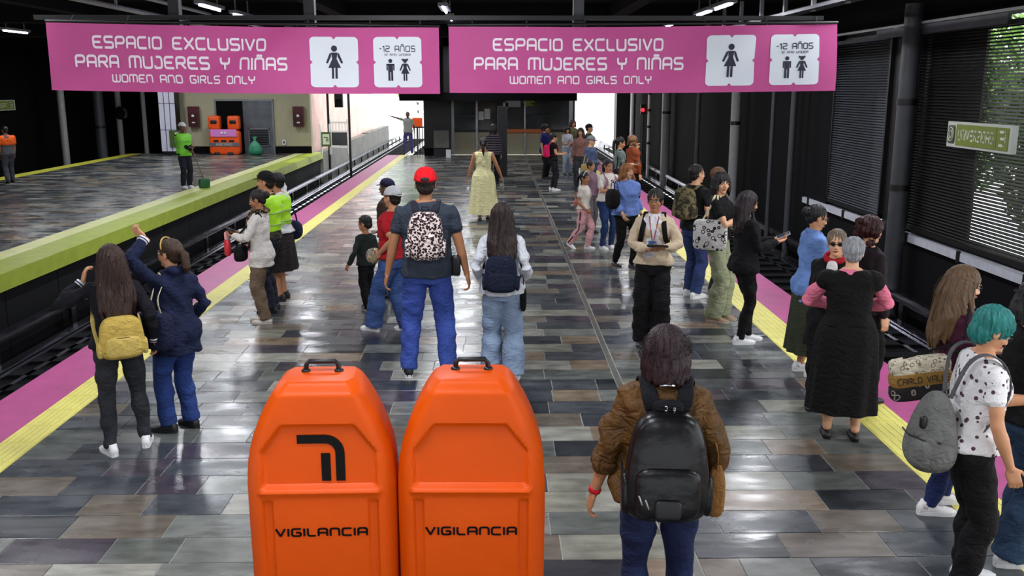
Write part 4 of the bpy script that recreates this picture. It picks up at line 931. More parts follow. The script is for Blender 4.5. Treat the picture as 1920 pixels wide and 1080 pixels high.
    # ---- top
    if top:
        ex_, hem, sl = top.get('e', .014), top.get('z', .9), top.get('sleeve', .5); mb = MB(); zt = min(top.get('neck', 1.437), 1.445)
        addtorso(mb, hem, zt, ex_, top.get('flare', .02)); es = top.get('es', ex_ + .004) * .55; ex_ *= .8
        if sl > 0:
            for sd in 'RL':
                sh, el, wr = arms[sd]; k = .55 + .45 * bl; full = [(sh, .043 - es * .6 / k), (sh.lerp(el, .35), .044 - es * .35 / k), (sh.lerp(el, .75), .043), (el, .041 + es * .1), (el.lerp(wr, .3), .042), (el.lerp(wr, .7), .035), (el.lerp(wr, .93), .028)]
                lim = {.25: 2, .35: 2, .5: 3, .7: 5, .85: 6, 1: 7}[sl]; pts = [p for p, _ in full[:lim]]; rd = [r * k + es for _, r in full[:lim]]
                if sl == .35: pts.append(sh.lerp(el, .55)); rd.append(rd[-1] * 1.05)
                mb.tube(pts, rd, 14)
                if top.get('cuff'):
                    cf = MB(); a_, b_ = full[lim - 1][0], full[lim - 2][0]; dd = (a_ - b_).normalized(); rc = full[lim - 1][1] * k + es
                    cf.tube([a_ - dd * .022, a_ + dd * .012], [rc + .005] * 2, 14, rnd=False); cf.xf(SC).build('cuff', cloth('cuff_%d_%d_%d' % top['cuff'], top['cuff']), e, smooth=True)
                    if top.get('cuff2'): q = MB().tube([a_ - dd * .012, a_ - dd * .003], [rc + .008] * 2, 14, rnd=False); q.xf(SC).build('cuff_stripe', top['cuff2'], e, smooth=True)
        if top.get('hood'): mb.tube([tp((-.1, -.03, 1.43 + dz)), tp((-.05, -.09, 1.44 + dz)), tp((.05, -.09, 1.44 + dz)), tp((.1, -.03, 1.43 + dz))], [.03, .04, .04, .03], 10)
        part(top.get('name', 'shirt'), top['m'], [(mb, vb * .95, 1, folds(top.get('fold', .006), seed=seed))])
        if top.get('collar'):
            q = MB(); n = 20; rs = []
            for (zz, rx, ry) in ((1.425, .075, .068), (1.46, .066, .064), (1.458, .071, .069), (1.425, .09, .084)):
                rs.append([tp((rx * math.cos(a), -.012 + ry * math.sin(a) + .012 * (zz < 1.44) * math.sin(a), zz + dz - .015 * math.sin(a) * 1.2)) for a in [2 * PI * i / n for i in range(n)]])
            q.rings(rs, cap=False).xf(SC).build('collar', top['collar'], e, smooth=True)
    # ---- bottom
    if bottom and bottom['t'] == 'pants':
        prof = bottom.get('w', (0, .006, .01, .012, .015, .02)); mb = MB(); addtorso(mb, .79, bottom.get('z', 1.0), bottom.get('e', .009)); q0 = bottom.get('len', 1.0)
        for sd in 'RL':
            hp, kn, an, _ = legs[sd]; an = kn.lerp(an, q0); pts = legpts(hp, kn, an + V3((0, 0, -.02))); rd = [r * (.5 + .5 * bl) for r in LR]; w5 = [prof[0], prof[1], prof[2], prof[2], prof[3], prof[4], prof[5]]
            mb.tube(pts, [r + x + .007 for r, x in zip(rd, w5)], 16, ref=(0, 1, 0), rnd=False)
        part(bottom.get('name', 'trousers'), bottom['m'], [(mb, vb * .95, 1, folds(bottom.get('fold', .0055), kz=30, kx=7, seed=seed + 5))])
    if bottom and bottom['t'] == 'skirt':
        z0, z1, wt, wb = bottom['z0'], bottom['z1'], bottom.get('wt', .02), bottom['wb']; n = 72; rs = []; K = 14; nf = bottom.get('nf', 11); sd2 = seed
        for j in range(K + 1):
            t = j / K; z = z0 + (z1 - z0) * t; hx, hy, cy = sect(rows, max(z, .86)); k = B(z); hx = hx * k + .014 + wt * (t > 0); hy = hy * k + .014; fl = (t ** bottom.get('p', 1.2)) * wb; am = .012 + .05 * wb * t
            rs.append([V3(((hx + fl) * math.cos(a) * (1 + am / (hx + fl) * t * math.sin(nf * a + sd2 + 1.5 * t)), cy + (hy + fl) * math.sin(a) * (1 + am / (hy + fl) * t * math.sin(nf * a + sd2 + 1.5 * t)), z + dz)) for a in [2 * PI * i / n for i in range(n)]])
        top_ring = rs[0]; rs = [[(p - V3((0, 0, .0))) * 1 for p in rs[-1]]] + rs[::-1]
        q = MB(); q.rings(rs); q.xf(SC); q.build(bottom.get('name', 'skirt'), bottom['m'], e, smooth='auto')
    # ---- shoes
    if shoes:
        up, so = shoes[0], shoes[1]; kind = shoes[2] if len(shoes) > 2 else 'sneaker'
        um = mat('shoe_%d_%d_%d' % up, up, .5, var=.1); sm_ = mat('sole_%d_%d_%d' % so, so, .55)
        for i, sd in enumerate(('R', 'L')):
            hp, kn, an, fyaw = legs[sd]; Mx = Matrix.Translation((an.x, an.y, an.z - .085)) @ Matrix.Rotation(math.radians(fyaw), 4, 'Z') @ (Matrix.Rotation(math.radians(-32 if feet[i][2] > .03 else 0), 4, 'X'))
            q = MB(); kk = .042 if kind != 'flat' else .036; hh = 1 if kind != 'flat' else .62
            sec = [(-.075, .022, .03, .035), (-.06, .034, .045 * hh, .045 * hh), (-.02, .037, .052 * hh, .05 * hh), (.03, .04, .04 * hh, .042 * hh), (.08, .045, .03 * hh, .033 * hh), (.13, .045, .024, .027), (.165, .036, .02, .022), (.185, .018, .012, .018)]
            rs = [[V3((w_ * math.cos(a) * 1.0, y, max(.008, zc + h_ * math.sin(a)))) for a in [2 * PI * k / 14 for k in range(14)]] for (y, w_, h_, zc) in sec]
            q.rings(rs)
            if kind != 'flat': q.tube([V3((0, -.03, .05)), V3((0, -.018, .095))], [.04, .037], 12, ref=(0, 1, 0), rnd=False)
            so_ = q.xf(SC @ Mx).build('shoe', um, e, smooth=True)
            out = [(-.078, .0), (-.07, .026), (-.02, .036), (.03, .038), (.09, .047), (.14, .045), (.175, .03), (.19, .0)]; poly = [(x, y) for y, x in out] + [(-x, y) for y, x in out[-2:0:-1]]
            th_ = .028 if kind != 'flat' else .012
            MB().prism(poly, lambda u, v: V3((u, v, 0.001)), lambda u, v: V3((u * 1.04, v * 1.01, th_))).xf(SC @ Mx).build('sole', sm_, so_)
            if near and kind == 'sneaker':
                l = MB()
                for k in range(4): l.tube([V3((-.02, .035 + k * .018, .083 - k * .007)), V3((.02, .035 + k * .018, .083 - k * .007))], [.003] * 2, 6)
                l.xf(SC @ Mx).build('laces', m_white, so_)
    c.SC = SC; c.near = near
    return c
# ---- accessories
def wpos(c, p): return Matrix.Rotation(c.rz, 3, 'Z') @ (V3(p) * c.s) + c.g
def child(c, name, mb, m_, smooth=True): return mb.xf(c.SC).build(name, m_, c.e, smooth=smooth)
def item(c, name, base, label, cat): 
    """a carried thing: its own top-level Empty; parts are given in the carrier's frame"""
    e = empty(name, wpos(c, base), c.rz, label=label, category=cat); b = V3(base)
    def put(nm, mb, m_, par=None, smooth=True): return mb.xf(c.SC @ Matrix.Translation(-b)).build(nm, m_, par or e, smooth=smooth)
    return e, put
def cap(c, m_, brim=1, back=False, m2=None, name='cap'):
    sg = -1 if back else 1; mb = MB(); H3 = c.HM.to_3x3(); rs = []
    for j in range(9):
        v = (j / 8) * PI / 2 * .98; rs.append([c.hp(.089 * math.cos(v) ** .8 * math.cos(a), -.018 + .108 * math.cos(v) ** .8 * math.sin(a), .035 + .098 * math.sin(v) + (.01 * math.sin(a) * sg * math.cos(v))) for a in [2 * PI * i / 24 for i in range(24)]])
    mb.rings(rs); q = child(c, name, mb, m_)
    if brim:
        b = MB(); pts = [(.07 * math.cos(a), sg * (.075 + .075 * math.sin(a))) for a in [PI * i / 12 for i in range(13)]]; pts = [(.07, sg * .03)] + pts + [(-.07, sg * .03)]
        f = lambda dz_: (lambda u, v: c.hp(u, v - .01, .05 + dz_ - .25 * max(0, abs(v) - .07) - 1.6 * u * u)); b.prism(pts, f(0), f(.006)); b.xf(c.SC).build('brim', m2 or m_, q, smooth='auto')
    t = MB().sup(c.hp(0, -.018, .134), (.008, .008, .005)); t.xf(c.SC).build('button', m2 or m_, q, smooth=True)
    return q
def glasses(c, dark=False):
    mb = MB()
    for sg in (-1, 1):
        n = 14; pts = [c.hp(sg * .031 + .021 * math.cos(a), .094 - .25 * abs(.0 + .3 * .021 * (math.cos(a) * sg + 1) ** 2), .002 + .016 * math.sin(a)) for a in [2 * PI * i / n for i in range(n + 1)]]
        mb.tube(pts, [.0018] * len(pts), 6, rnd=False); mb.tube([c.hp(sg * .052, .088, .006), c.hp(sg * .078, .0, .004)], [.0018] * 2, 6)
    mb.tube([c.hp(-.01, .095, .004), c.hp(.01, .095, .004)], [.0018] * 2, 6); g = child(c, 'glasses', mb, m_black)
    if dark:
        l = MB()
        for sg in (-1, 1): l.sup(c.hp(sg * .031, .091, .002), (.021, .003, .016), M=c.HM.to_3x3())
        l.xf(c.SC).build('lens', mat('dark_lens', (22, 20, 20), .1, spec=.8), g, smooth=True)
def backpack(c, m_, label, w=.15, d=.075, z0=.98, z1=1.4, m2=None, straps=None, style='std', yo=0, pocket=True, zip_m=None, sw=.027):
    base = (0, -.2, z0); e, put = item(c, 'backpack', base, label, 'backpack'); T = c.T; zc = (z0 + z1) / 2 + c.dz; hh = (z1 - z0) / 2; yb = -.118 - d - yo; straps = straps or m2 or m_
    r3 = T.to_3x3()
    def sup(cn, r, e1=.5, e2=.55): return MB().sup(T @ V3(cn), r, e1, e2, 26, 18, M=r3)
    body = sup((0, yb, zc), (w, d, hh), .55, .6)
    for v in body.v:                         # sag: wider towards the bottom
        k = ((T.inverted() @ v).z - zc) / hh; v.x *= 1 + (-.1 * k if style == 'std' else -.18 * k)
    b = put('main_compartment', body, m_)
    if pocket:
        q = put('front_pocket', sup((0, yb - d * .72, zc - hh * .38), (w * .8, d * .55, hh * .48), .45, .5), m2 or m_)
        z_ = MB(); pts = [T @ V3((w * .78 * math.sin(a), yb - d * .98 - .012 + .03 * (math.sin(a)) ** 2, zc - hh * .1 + .05 * math.cos(a) * .6)) for a in [-1.3 + 2.6 * i / 10 for i in range(11)]]; z_.tube(pts, [.003] * 11, 6)
        z_.xf(c.SC @ Matrix.Translation(-V3(base))).build('zip', zip_m or m_black, q, smooth=True)
        for sg in (-1, 1): put('side_pocket', sup((sg * w * 1.0, yb + .005, zc - hh * .5), (.022, d * .7, hh * .38), .6, .6), m2 or m_)
    put('handle', MB().tube([T @ V3((-.03, yb + d * .8, zc + hh * .93)), T @ V3((-.025, yb + d * .75, zc + hh + .03)), T @ V3((.025, yb + d * .75, zc + hh + .03)), T @ V3((.03, yb + d * .8, zc + hh * .93))], [.006] * 4, 8, ref=(0, 1, 0)), straps)
    for sg in (-1, 1):
        x = sg * .095; hx, hy, cy = sect(c.rows, 1.25); k = c.B(1.25); o = (c.top or {}).get('e', .014) + .014; fy_ = cy + hy * k + o; zt = 1.43 + c.dz
        pts = [(sg * .055, yb + d * .8, zc + hh * .86), (sg * .08, -.085 - o, zt - .03), (sg * .092, -.02, zt + .014 - .02 + o * .6), (sg * .1, .06 + o * .5, zt - .055), (sg * .115, fy_ * .98, 1.29 + c.dz), (sg * .135, fy_ * .8, 1.17 + c.dz), (sg * (.155 + o * .4), .0, 1.07 + c.dz), (sg * w * .95, yb + d * .6, z0 + .07 + c.dz)]
        put('strap', MB().tube([T @ V3(p) for p in pts], [(sw, .006)] * 6 + [(.015, .004)] * 2, 10, side=(1, 0, 0), sm=4) , straps)
    return e, put, (yb, zc, hh, d)
def strapbag(c, cx, cy, cz, r, m_, label, sh='R', name='shoulder_bag', e1=.4, e2=.5, cat='bag', strap_m=None, flap=False, over=None):
    base = (cx, cy, cz - r[2]); e, put = item(c, name, base, label, cat); b = put('bag_body', MB().sup((cx, cy, cz), r, e1, e2, 24, 16), m_)
    sg = 1 if (over or sh) == 'R' else -1; shp = c.arms[over or sh][0]
    for k in (-1, 1):
        p = [V3((cx, cy + k * r[1] * .5, cz + r[2] * .8)), V3((cx * .98, cy + k * .04, cz + r[2] + .1)), V3((shp.x * .86, k * .045 + shp.y, shp.z - .02)), V3((shp.x * .82, shp.y, shp.z + .062))]
        put('strap', MB().tube(p, [(.012, .004)] * 4, 8, ref=(1, 0, 0), sm=4), strap_m or m_)
    if flap: put('flap', MB().sup((cx, cy, cz + r[2] * .35), (r[0] * 1.06, r[1] * 1.06, r[2] * .62), e1, e2, 24, 12), strap_m or m_)
    return e, put
def phone(c, sd, label, m_=None, tilt=.6, size=(.037, .005, .075), name='phone', cat='phone'):
    p, fd, nr, sv = c.hand[sd]; up = (fd * 1 + nr * .25).normalized(); M3 = Matrix((sv, nr.cross(sv).cross(sv) * -1, up)).transposed(); nn = up.cross(sv).normalized(); M3 = Matrix((sv, nn, up)).transposed()
    ctr = p + fd * .02 + nr * .0; base = tuple(ctr - V3((0, 0, .05))); e, put = item(c, name, base, label, cat)
    o = put('case', MB().sup(ctr, size, .2, .15, 20, 10, M=M3), m_ or m_black)
    if size[0] < .06: put('screen', MB().sup(ctr + nn * (size[1] * .9 * (1 if nn.dot(nr) > 0 else -1)), (size[0] * .92, .0012, size[2] * .93), .2, .15, 16, 8, M=M3), mat('phone_screen', (60, 66, 80), .1))
    return e
C = cloth
WS = ((225, 225, 225), (235, 235, 235)); BLK = ((26, 26, 28), (22, 22, 22))
STR = (0, .008, .014, .016, .022, .026); SKN = (0, .001, .002, .003, .003, .004); WID = (0, .016, .03, .04, .052, .06)
def pants(m_, w=STR, **k): return dict(t='pants', m=m_, w=w, **k)
denim = lambda n, col: C('denim_' + n, col, var=.22, vs=6, bump=.3, bs=160)
black_c = C('black_cloth', (15, 14, 16)); dark_c = C('charcoal_cloth', (52, 54, 58)); white_c = C('white_cloth', (222, 220, 216), var=.05)
# --- foreground woman with black backpack
c = person('woman seen from behind in brown satin blouse and navy jeans with bobbed burgundy hair', (1228, 1228), 606, 6, skin='brown', hair=('bob', (32, 8, 14)), bl=1.12,
    top=dict(m=mat('brown_satin', (82, 54, 18), .6, var=.35, vs=9, bump=.3, bs=60, spec=.3, crum=.9), sleeve=.7, e=.045, es=.035, z=.88, flare=.0, fold=.014, cuff=(78, 50, 28), name='blouse'), bottom=pants(denim('navy', (26, 36, 70)), SKN, z=1.0), shoes=BLK,
    R_=(.25, .13, .93), L_=(-.33, .02, .82), feet=((.11, 0, 0), (-.11, .03, 0)), visible_face=False)
sh, el, wr = c.arms['L']; child(c, 'wristband', MB().tube([wr.lerp(el, .02), wr.lerp(el, .1)], [.03, .031], 14, rnd=False), C('red_band', (190, 24, 36)))
leather = mat('black_leather', (5, 5, 7), .34, var=.3, vs=6, bump=.25, bs=12, spec=.35)
e, put, q = backpack(c, leather, 'glossy black leather backpack worn by the woman in the brown blouse', .185, .085, .84, 1.36, m2=leather, style='slim', sw=.036, yo=.02, straps=C('strap_black', (10, 11, 16)), zip_m=m_steel)
yb, zc, hh, d = q
put('patch', MB().sup((-.0, yb - d * 1.32, zc - hh * .62), (.06, .012, .045), .4, .4), m_black)
for x, z in ((-.1, -.12), (-.13, -.1), (-.05, -.22)): put('zip_pull', MB().tube([V3((x, yb - d * 1.25, zc + z)), V3((x + .015, yb - d * 1.28, zc + z - .04))], [.005] * 2, 6), m_steel)
def tagtext(put, x, y, z, s, txt='TOTTO'):
    q = MB(); lettering(q, txt, -1, 1, -.2, .2, lambda u, v, dd: V3((x - v * s, y - dd, z - u * s))); put('strap_lettering', q, m_white, smooth=False)
put('strap_yoke', MB().sup((0, yb + d * .4, zc + hh * .93), (.07, .02, .06), .5, .5), C('strap_black', (0, 0, 0)))
tagtext(put, -.012, yb + d * .4 - .022, zc + hh * .97, .028, 'LOT'); tagtext(put, .026, yb + d * .4 - .022, zc + hh * .97, .022, 'DAY')
child(c, 'hair_clip', MB().tube([c.hp(-.03, -.12, -.125), c.hp(0, -.13, -.118), c.hp(.03, -.12, -.125)], [.007] * 3, 8), mat('silver', (190, 190, 195), .2, metal=1))
strapbag(c, .24, -.07, .93, (.045, .09, .13), C('tan_suede', (128, 88, 46), bump=.4), 'tan slouchy side bag hanging behind the right elbow of the woman in brown blouse', 'R', e1=.7)
# --- left pair
c = person('girl with long wavy dark hair, black varsity jacket and charcoal leggings', (240, 843), 456, 8, hair=('long', (50, 32, 24), .46, .06), bl=1.05,
    top=dict(m=C('varsity_black', (13, 14, 22)), sleeve=1, e=.026, es=.02, z=.9, cuff=(220, 220, 225), cuff2=C('cuff_navy', (28, 34, 70)), name='jacket'), bottom=pants(C('leggings_charcoal', (44, 46, 51)), SKN), shoes=WS,
    R_=(.27, -.05, .9), L_=(-.2, .12, 1.4), hl=(.3, .2, 1), polL=(-1, .3, -.6), feet=((.15, .02, 0), (-.13, -.05, 0)), fy=(-15, 12), visible_face=False)
mus = C('mustard_canvas', (186, 160, 78), var=.14)
backpack(c, mus, 'mustard yellow canvas backpack worn low by the long-haired girl in black jacket', .165, .07, .83, 1.17, m2=C('mustard_light', (192, 168, 90), var=.1), yo=.02)
c = person('woman in long navy jacket and blue jeans with one arm raised above her head', (344, 806), 446, 38, hair=('tail', (58, 40, 26), .05), bl=1.06,
    top=dict(m=C('navy_parka', (20, 28, 56), var=.15), sleeve=1, e=.034, es=.024, z=.72, flare=.02, hood=True, fold=.009, cuff=(222, 222, 228), cuff2=C('cuff_navy', (0, 0, 0)), name='jacket'), bottom=pants(denim('blue', (38, 60, 116)), STR), shoes=BLK,
    L_=(-.16, .10, 1.72), hl=(-.3, .35, .5), polL=(-1, .2, .2), R_=(.26, .1, .95), feet=((.1, 0, 0), (-.1, .06, 0)), fy=(-5, 20), visible_face=True, hyaw=15)
child(c, 'hairband', MB().tube([c.hp(.086 * math.cos(a), .01 + .02 * math.sin(a), .05 + .085 * math.sin(a)) for a in [PI * i / 14 for i in range(15)]], [.007] * 15, 6), mat('gold_band', (176, 140, 70), .4))
e, put = strapbag(c, -.27, -.10, .98, (.075, .17, .16), C('navy_nylon', (22, 28, 54), bump=.3), 'dark navy shoulder bag with cream strap carried by the woman in navy jacket', 'L', strap_m=C('cream_strap', (205, 200, 165)))
put('charm', MB().sup((-.35, -.14, .98), (.012, .012, .03), .6), m_cream)
# --- blazer woman, guard, colleague
c = person('woman in white blazer and brown trousers reading her phone near the pink strip', (497, 604), 354, 74, skin='brown', hair=('bun', (28, 22, 22)), 
    top=dict(m=C('white_blazer', (216, 212, 205), var=.05), sleeve=1, e=.026, es=.018, z=.74, flare=.02, name='blazer'), bottom=pants(C('brown_trousers', (112, 94, 76)), (0, .012, .022, .022, .022, .025)), shoes=((200, 190, 180), (215, 205, 190), 'flat'),
    R_=(.1, .3, 1.15), L_=(-.09, .31, 1.13), polR=(1, -.6, -1), polL=(-1, -.6, -1), hpitch=14, feet=((.08, .03, 0), (-.08, -.04, 0)))
leo = C('leopard_scarf', (150, 122, 88), pat='spots', col2=(38, 30, 26), ps=38)
s_ = MB().tube([(.09 * math.cos(a), -.02 + .095 * math.sin(a), 1.44) for a in [2 * PI * i / 16 for i in range(17)]], [.03] * 17, 10, rnd=False).tube([(.05, .09, 1.42), (.055, .135, 1.3), (.05, .13, 1.12), (.05, .13, .98)], [(.035, .02), (.045, .02), (.045, .018), (.05, .014)], 10, ref=(0, 1, 0)).tube([(-.05, .09, 1.42), (-.055, .135, 1.3), (-.05, .14, 1.1), (-.05, .13, .95)], [(.035, .02), (.045, .02), (.045, .018), (.05, .014)], 10, ref=(0, 1, 0)); child(c, 'scarf', s_, leo)
phone(c, 'R', 'dark phone held by the woman in the white blazer', m_black)
e, put = item(c, 'water_bottle', (0, .42, .88), 'red translucent water bottle with pale pink cap hanging before the white blazer woman', 'bottle')
put('bottle_body', MB().tube([(0, .42, .89), (0, .42, 1.04), (0, .42, 1.07)], [.042, .042, .03], 16, ref=(0, 1, 0)), mat('red_bottle', (205, 50, 60), .25, spec=.6)); put('bottle_cap', MB().tube([(0, .42, 1.08), (0, .42, 1.15)], [.033, .033], 14, ref=(0, 1, 0)), mat('pink_cap', (235, 170, 175), .4)); put('loop', MB().tube([(0, .42, 1.15), (-.02, .38, 1.18), (-.07, .34, 1.15)], [.005] * 3, 6), m_black)
strapbag(c, -.02, .25, .9, (.12, .07, .1), black_c, 'small black handbag hanging in front of the woman in the white blazer', 'L', e1=.5)
hv = mat('hi_vis', (172, 235, 30), .5, var=.08, vs=8, bump=.15); m_refl = mat('reflective_tape', (150, 160, 160), .3, metal=.4)
def vest(c, m_=hv, z0=1.0, bands=True):
    mb = MB(); c.addtorso(mb, z0, 1.425, (c.top.get('e', .014) + .016), .0); o = c.part('hi_vis_vest', m_, [(mb, c.vb, 1, folds(.003))])
    if bands:
        q = MB()
        for z in (1.08, 1.22):
            hx, hy, cy = sect(c.rows, z); k = c.B(z); ee = c.top.get('e', .014) + .024; q.tube([(( hx * k + ee) * math.cos(a), cy + (hy * k + ee) * math.sin(a), z + c.dz) for a in [2 * PI * i / 24 for i in range(25)]], [(.02, .004)] * 25, 6, ref=(0, 0, 1), rnd=False)
        q.xf(c.SC).build('reflective_band', m_refl, o, smooth=True)
c = person('guard in black cap and lime hi-vis vest over dark jacket, behind the white blazer woman', (512, 584), 320, 70, sex='m', skin='tan', hair=('crop', (24, 20, 18)),
    top=dict(m=C('camo_jacket', (70, 62, 48), pat='noise', col2=(36, 36, 32), ps=14), sleeve=1, e=.022, es=.016, z=.9, name='jacket'), bottom=pants(C('navy_trousers', (30, 32, 46))), shoes=BLK, R_=(.2, .22, 1.0), L_=(-.22, .2, 1.0))
cap(c, C('cap_black', (24, 22, 24)), m2=C('cap_brim_brown', (92, 52, 34))); child(c, 'cap_badge', MB().sup(c.hp(0, .092, .075), (.022, .006, .014), .5, M=c.HM.to_3x3()), mat('gold_badge', (205, 190, 130), .3)); vest(c)
c = person('attendant in loose white shirt, lime vest and long dark skirt beside the guard', (530, 562), 322, 62, skin='tan', hair=('short', (22, 18, 18)), bl=1.15,
    top=dict(m=C('loose_white', (205, 205, 205), var=.05), sleeve=1, e=.03, es=.028, z=.92, fold=.01), bottom=dict(t='skirt', m=C('dark_skirt', (38, 34, 32)), z0=1.0, z1=.42, wb=.05), shoes=BLK, R_=(.12, .1, 1.5), hr=(-.2, .1, 1), polR=(1, -.3, -.4), L_=(-.2, .25, 1.0)); vest(c, z0=1.03)
strapbag(c, .2, -.1, .92, (.07, .13, .13), C('navy_bag', (32, 34, 62)), 'dark blue rounded handbag at the hip of the attendant in white shirt', 'R', e1=.8)
# --- walking group
c = person('small boy in dark green sweater and black trousers walking beside the group', (690, 580), 402, 35, sex='m', skin='brown', hair=('crop', (18, 16, 18)), hs=1.3, hyaw=25, hpitch=18,
    top=dict(m=C('bottle_green', (30, 40, 36)), sleeve=1, e=.03, es=.02, z=.86, cuff=(34, 38, 38)), bottom=pants(black_c, STR), shoes=((84, 62, 52), (190, 180, 170)), L_=(-.38, .02, .9), R_=(.26, .1, .86), feet=((.1, .14, 0), (-.08, -.12, 0)))
c = person('youth in dark brown hooded jacket, navy cap and shiny grey trousers', (731, 556), 334, 72, sex='m', skin='dark', hair=('crop', (20, 16, 16)),
    top=dict(m=C('dark_brown', (66, 50, 42)), sleeve=1, e=.024, es=.018, z=.88, name='jacket', hood=True), bottom=pants(mat('shiny_grey', (120, 122, 122), .35, var=.2, vs=10, bump=.4, bs=25), STR), shoes=BLK, feet=((.09, .14, 0), (-.09, -.12, 0)), R_=(.22, .18, .95)); cap(c, C('cap_navy', (40, 36, 66)))
c = person('youth in red shirt, pale cap and jeans striding half hidden behind the red-capped man', (742, 622), 344, 52, sex='m', skin='tan', hair=('crop', (24, 18, 16)),
    top=dict(m=C('red_shirt', (176, 28, 40)), sleeve=.35, e=.022, es=.02, z=.9), bottom=pants(denim('mid', (60, 84, 136)), WID), shoes=WS, feet=((.1, -.1, 0), (-.1, .24, 0)), L_=(-.2, .04, .96), R_=(.22, .1, .9)); cap(c, C('cap_pale', (202, 202, 206)), back=True)
h = c.hand['L'][0]; e, put = item(c, 'snack_bag', (h.x, h.y + .06, h.z - .06), 'crumpled clear snack bag with pale popcorn held by the youth in red shirt', 'bag')
rr = random.Random(4); q = MB()
for i in range(26): q.sup((h.x + rr.uniform(-.06, .06), h.y + .06 + rr.uniform(-.05, .05), h.z + rr.uniform(-.05, .06)), (.022,) * 3, n=8, k=6)
put('popcorn', q, mat('popcorn', (222, 196, 140), .7)).__setitem__('kind', 'stuff'); put('sack', MB().sup((h.x, h.y + .06, h.z), (.09, .08, .085), .8, .9), mat('clear_plastic', (240, 235, 225), .15, trans=.9))
slate = C('slate_tee', (52, 60, 72), var=.1)
c = person('heavyset man in red cap, slate t-shirt and bright blue jeans walking away', (805, 704), 313, -3, sex='m', skin='brown', hair=('crop', (36, 28, 26)), bl=1.1, 
    top=dict(m=slate, sleeve=.35, e=.022, es=.03, z=.84, flare=.02, name='tshirt'), bottom=pants(denim('bright', (60, 82, 160)), (0, .012, .018, .016, .02, .026)), shoes=((24, 24, 28), (225, 225, 225)), R_=(.33, .0, .8), L_=(-.33, .02, .82), feet=((.16, -.02, 0), (-.17, .0, 0)), fy=(-12, 10), visible_face=False)
cap(c, C('cap_red', (222, 22, 34), var=.06)); child(c, 'cap_opening', MB().sup(c.hp(0, -.118, .045), (.034, .014, .018), .8, M=c.HM.to_3x3()), hair_mat('36_28_26', (36, 28, 26)))
fl = C('floral_pack', (228, 212, 205), pat='spots', col2=(44, 26, 34), ps=48); backpack(c, fl, 'white backpack with dense dark floral print on the man in red cap', .14, .07, 1.0, 1.38, m2=fl, straps=C('strap_dark', (40, 40, 52)))
child(c, 'hip_pouch', MB().sup((.235, -.03, .93), (.035, .05, .085), .4, .4), m_black)
for i, sd in enumerate('RL'):
    an = c.legs[sd][2]; sg = 1 if sd == 'R' else -1
    for k in range(3): child(c, 'shoe_stripe', MB().box(an.x + sg * .038, an.x + sg * .043, an.y - .01 + k * .025, an.y + .003 + k * .025, .03, .06), m_white, smooth=False)
c = person('girl with very long dark hair, white shirt and pale wide jeans walking away', (942, 712), 378, -3, hair=('long', (42, 28, 24), .42, .09), 
    top=dict(m=C('white_shirt', (205, 208, 215), var=.06), sleeve=1, e=.034, es=.02, z=.86, fold=.009), bottom=pants(denim('pale', (136, 156, 182)), WID), shoes=WS, R_=(.22, .1, .98), L_=(-.22, .1, .98), feet=((.11, -.06, 0), (-.11, .06, 0)), fy=(-6, 10), visible_face=False)
nav = C('navy_pack', (20, 26, 46), var=.1, bump=.2); e, put, q = backpack(c, nav, 'dark navy backpack with small white logo on the girl in the white shirt', .15, .075, .90, 1.25, m2=nav, yo=.01, zip_m=m_black)
yb, zc, hh, d = q; l = MB(); l.tube([(.03, yb - d * .8, zc + hh * .72), (.045, yb - d * .85, zc + hh * .62), (.06, yb - d * .75, zc + hh * .72)], [.004] * 3, 6); l.tube([(.045, yb - d * .85, zc + hh * .62), (.045, yb - d * .8, zc + hh * .8)], [.003] * 2, 6); put('white_logo', l, m_white)
strapbag(c, .2, -.02, .8, (.03, .05, .12), black_c, 'small black item hanging at the right hip of the long-haired girl', 'R', name='hanging_pouch', e1=.8)
# --- yellow dress
c = person('woman in sleeveless pale yellow midi dress with dark ponytail walking away', (907, 412), 257, -2, hair=('tail', (26, 20, 22), .12), skin='brown', bl=1.12,
    top=dict(m=C('yellow_dress', (232, 226, 172), var=.06), sleeve=0, e=.014, z=.9, name='dress_top', neck=1.41), bottom=dict(t='skirt', m=C('yellow_dress', (0, 0, 0)), z0=1.04, z1=.13, wb=.09, name='dress_skirt'), shoes=((70, 50, 45), (60, 45, 40), 'flat'), R_=(.38, .0, .88), L_=(-.33, .0, .84), feet=((.08, .1, 0), (-.08, -.14, 0)), visible_face=False)
for sd, nm, m_, sz, lab in (('L', 'paper_bag', m_white, (.03, .07, .05), 'small white packet in the left hand of the woman in yellow dress'), ('R', 'handbag', C('grey_bag', (120, 122, 110)), (.05, .09, .1), 'small grey handbag held low by the woman in yellow dress')):
    h = c.hand[sd][0]; e, put = item(c, nm, (h.x, h.y, h.z - .2), lab, 'bag'); put('bag_body', MB().sup((h.x, h.y, h.z - .14), sz, .5, .5), m_)
    put('handle', MB().tube([(h.x, h.y - .03, h.z - .08), (h.x, h.y, h.z), (h.x, h.y + .03, h.z - .08)], [.006] * 3, 6), m_)
c = person('dark-clothed person with striped sleeve walking just ahead of the yellow dress', (925, 345), 232, 0, hair=('bob', (20, 16, 18)), top=dict(m=C('striped_knit', (26, 22, 32), pat='wave', col2=(92, 86, 94), ps=5), sleeve=1, e=.024, z=.84), bottom=pants(black_c), shoes=BLK, visible_face=False)
c = person('person in pale grey t-shirt pointing with an outstretched arm by the left opening', (766, 287), 209, 172, sex='m', skin='dark', hair=('crop', (24, 20, 20)), top=dict(m=C('pale_tee', (168, 172, 165)), sleeve=.35, e=.024, z=.86), bottom=pants(denim('violet', (78, 74, 120))), shoes=BLK,
    R_=(.68, .12, 1.52), hr=(1, .1, .25), curl=.3, L_=(-.27, .03, .86), feet=((.16, 0, 0), (-.16, 0, 0)))
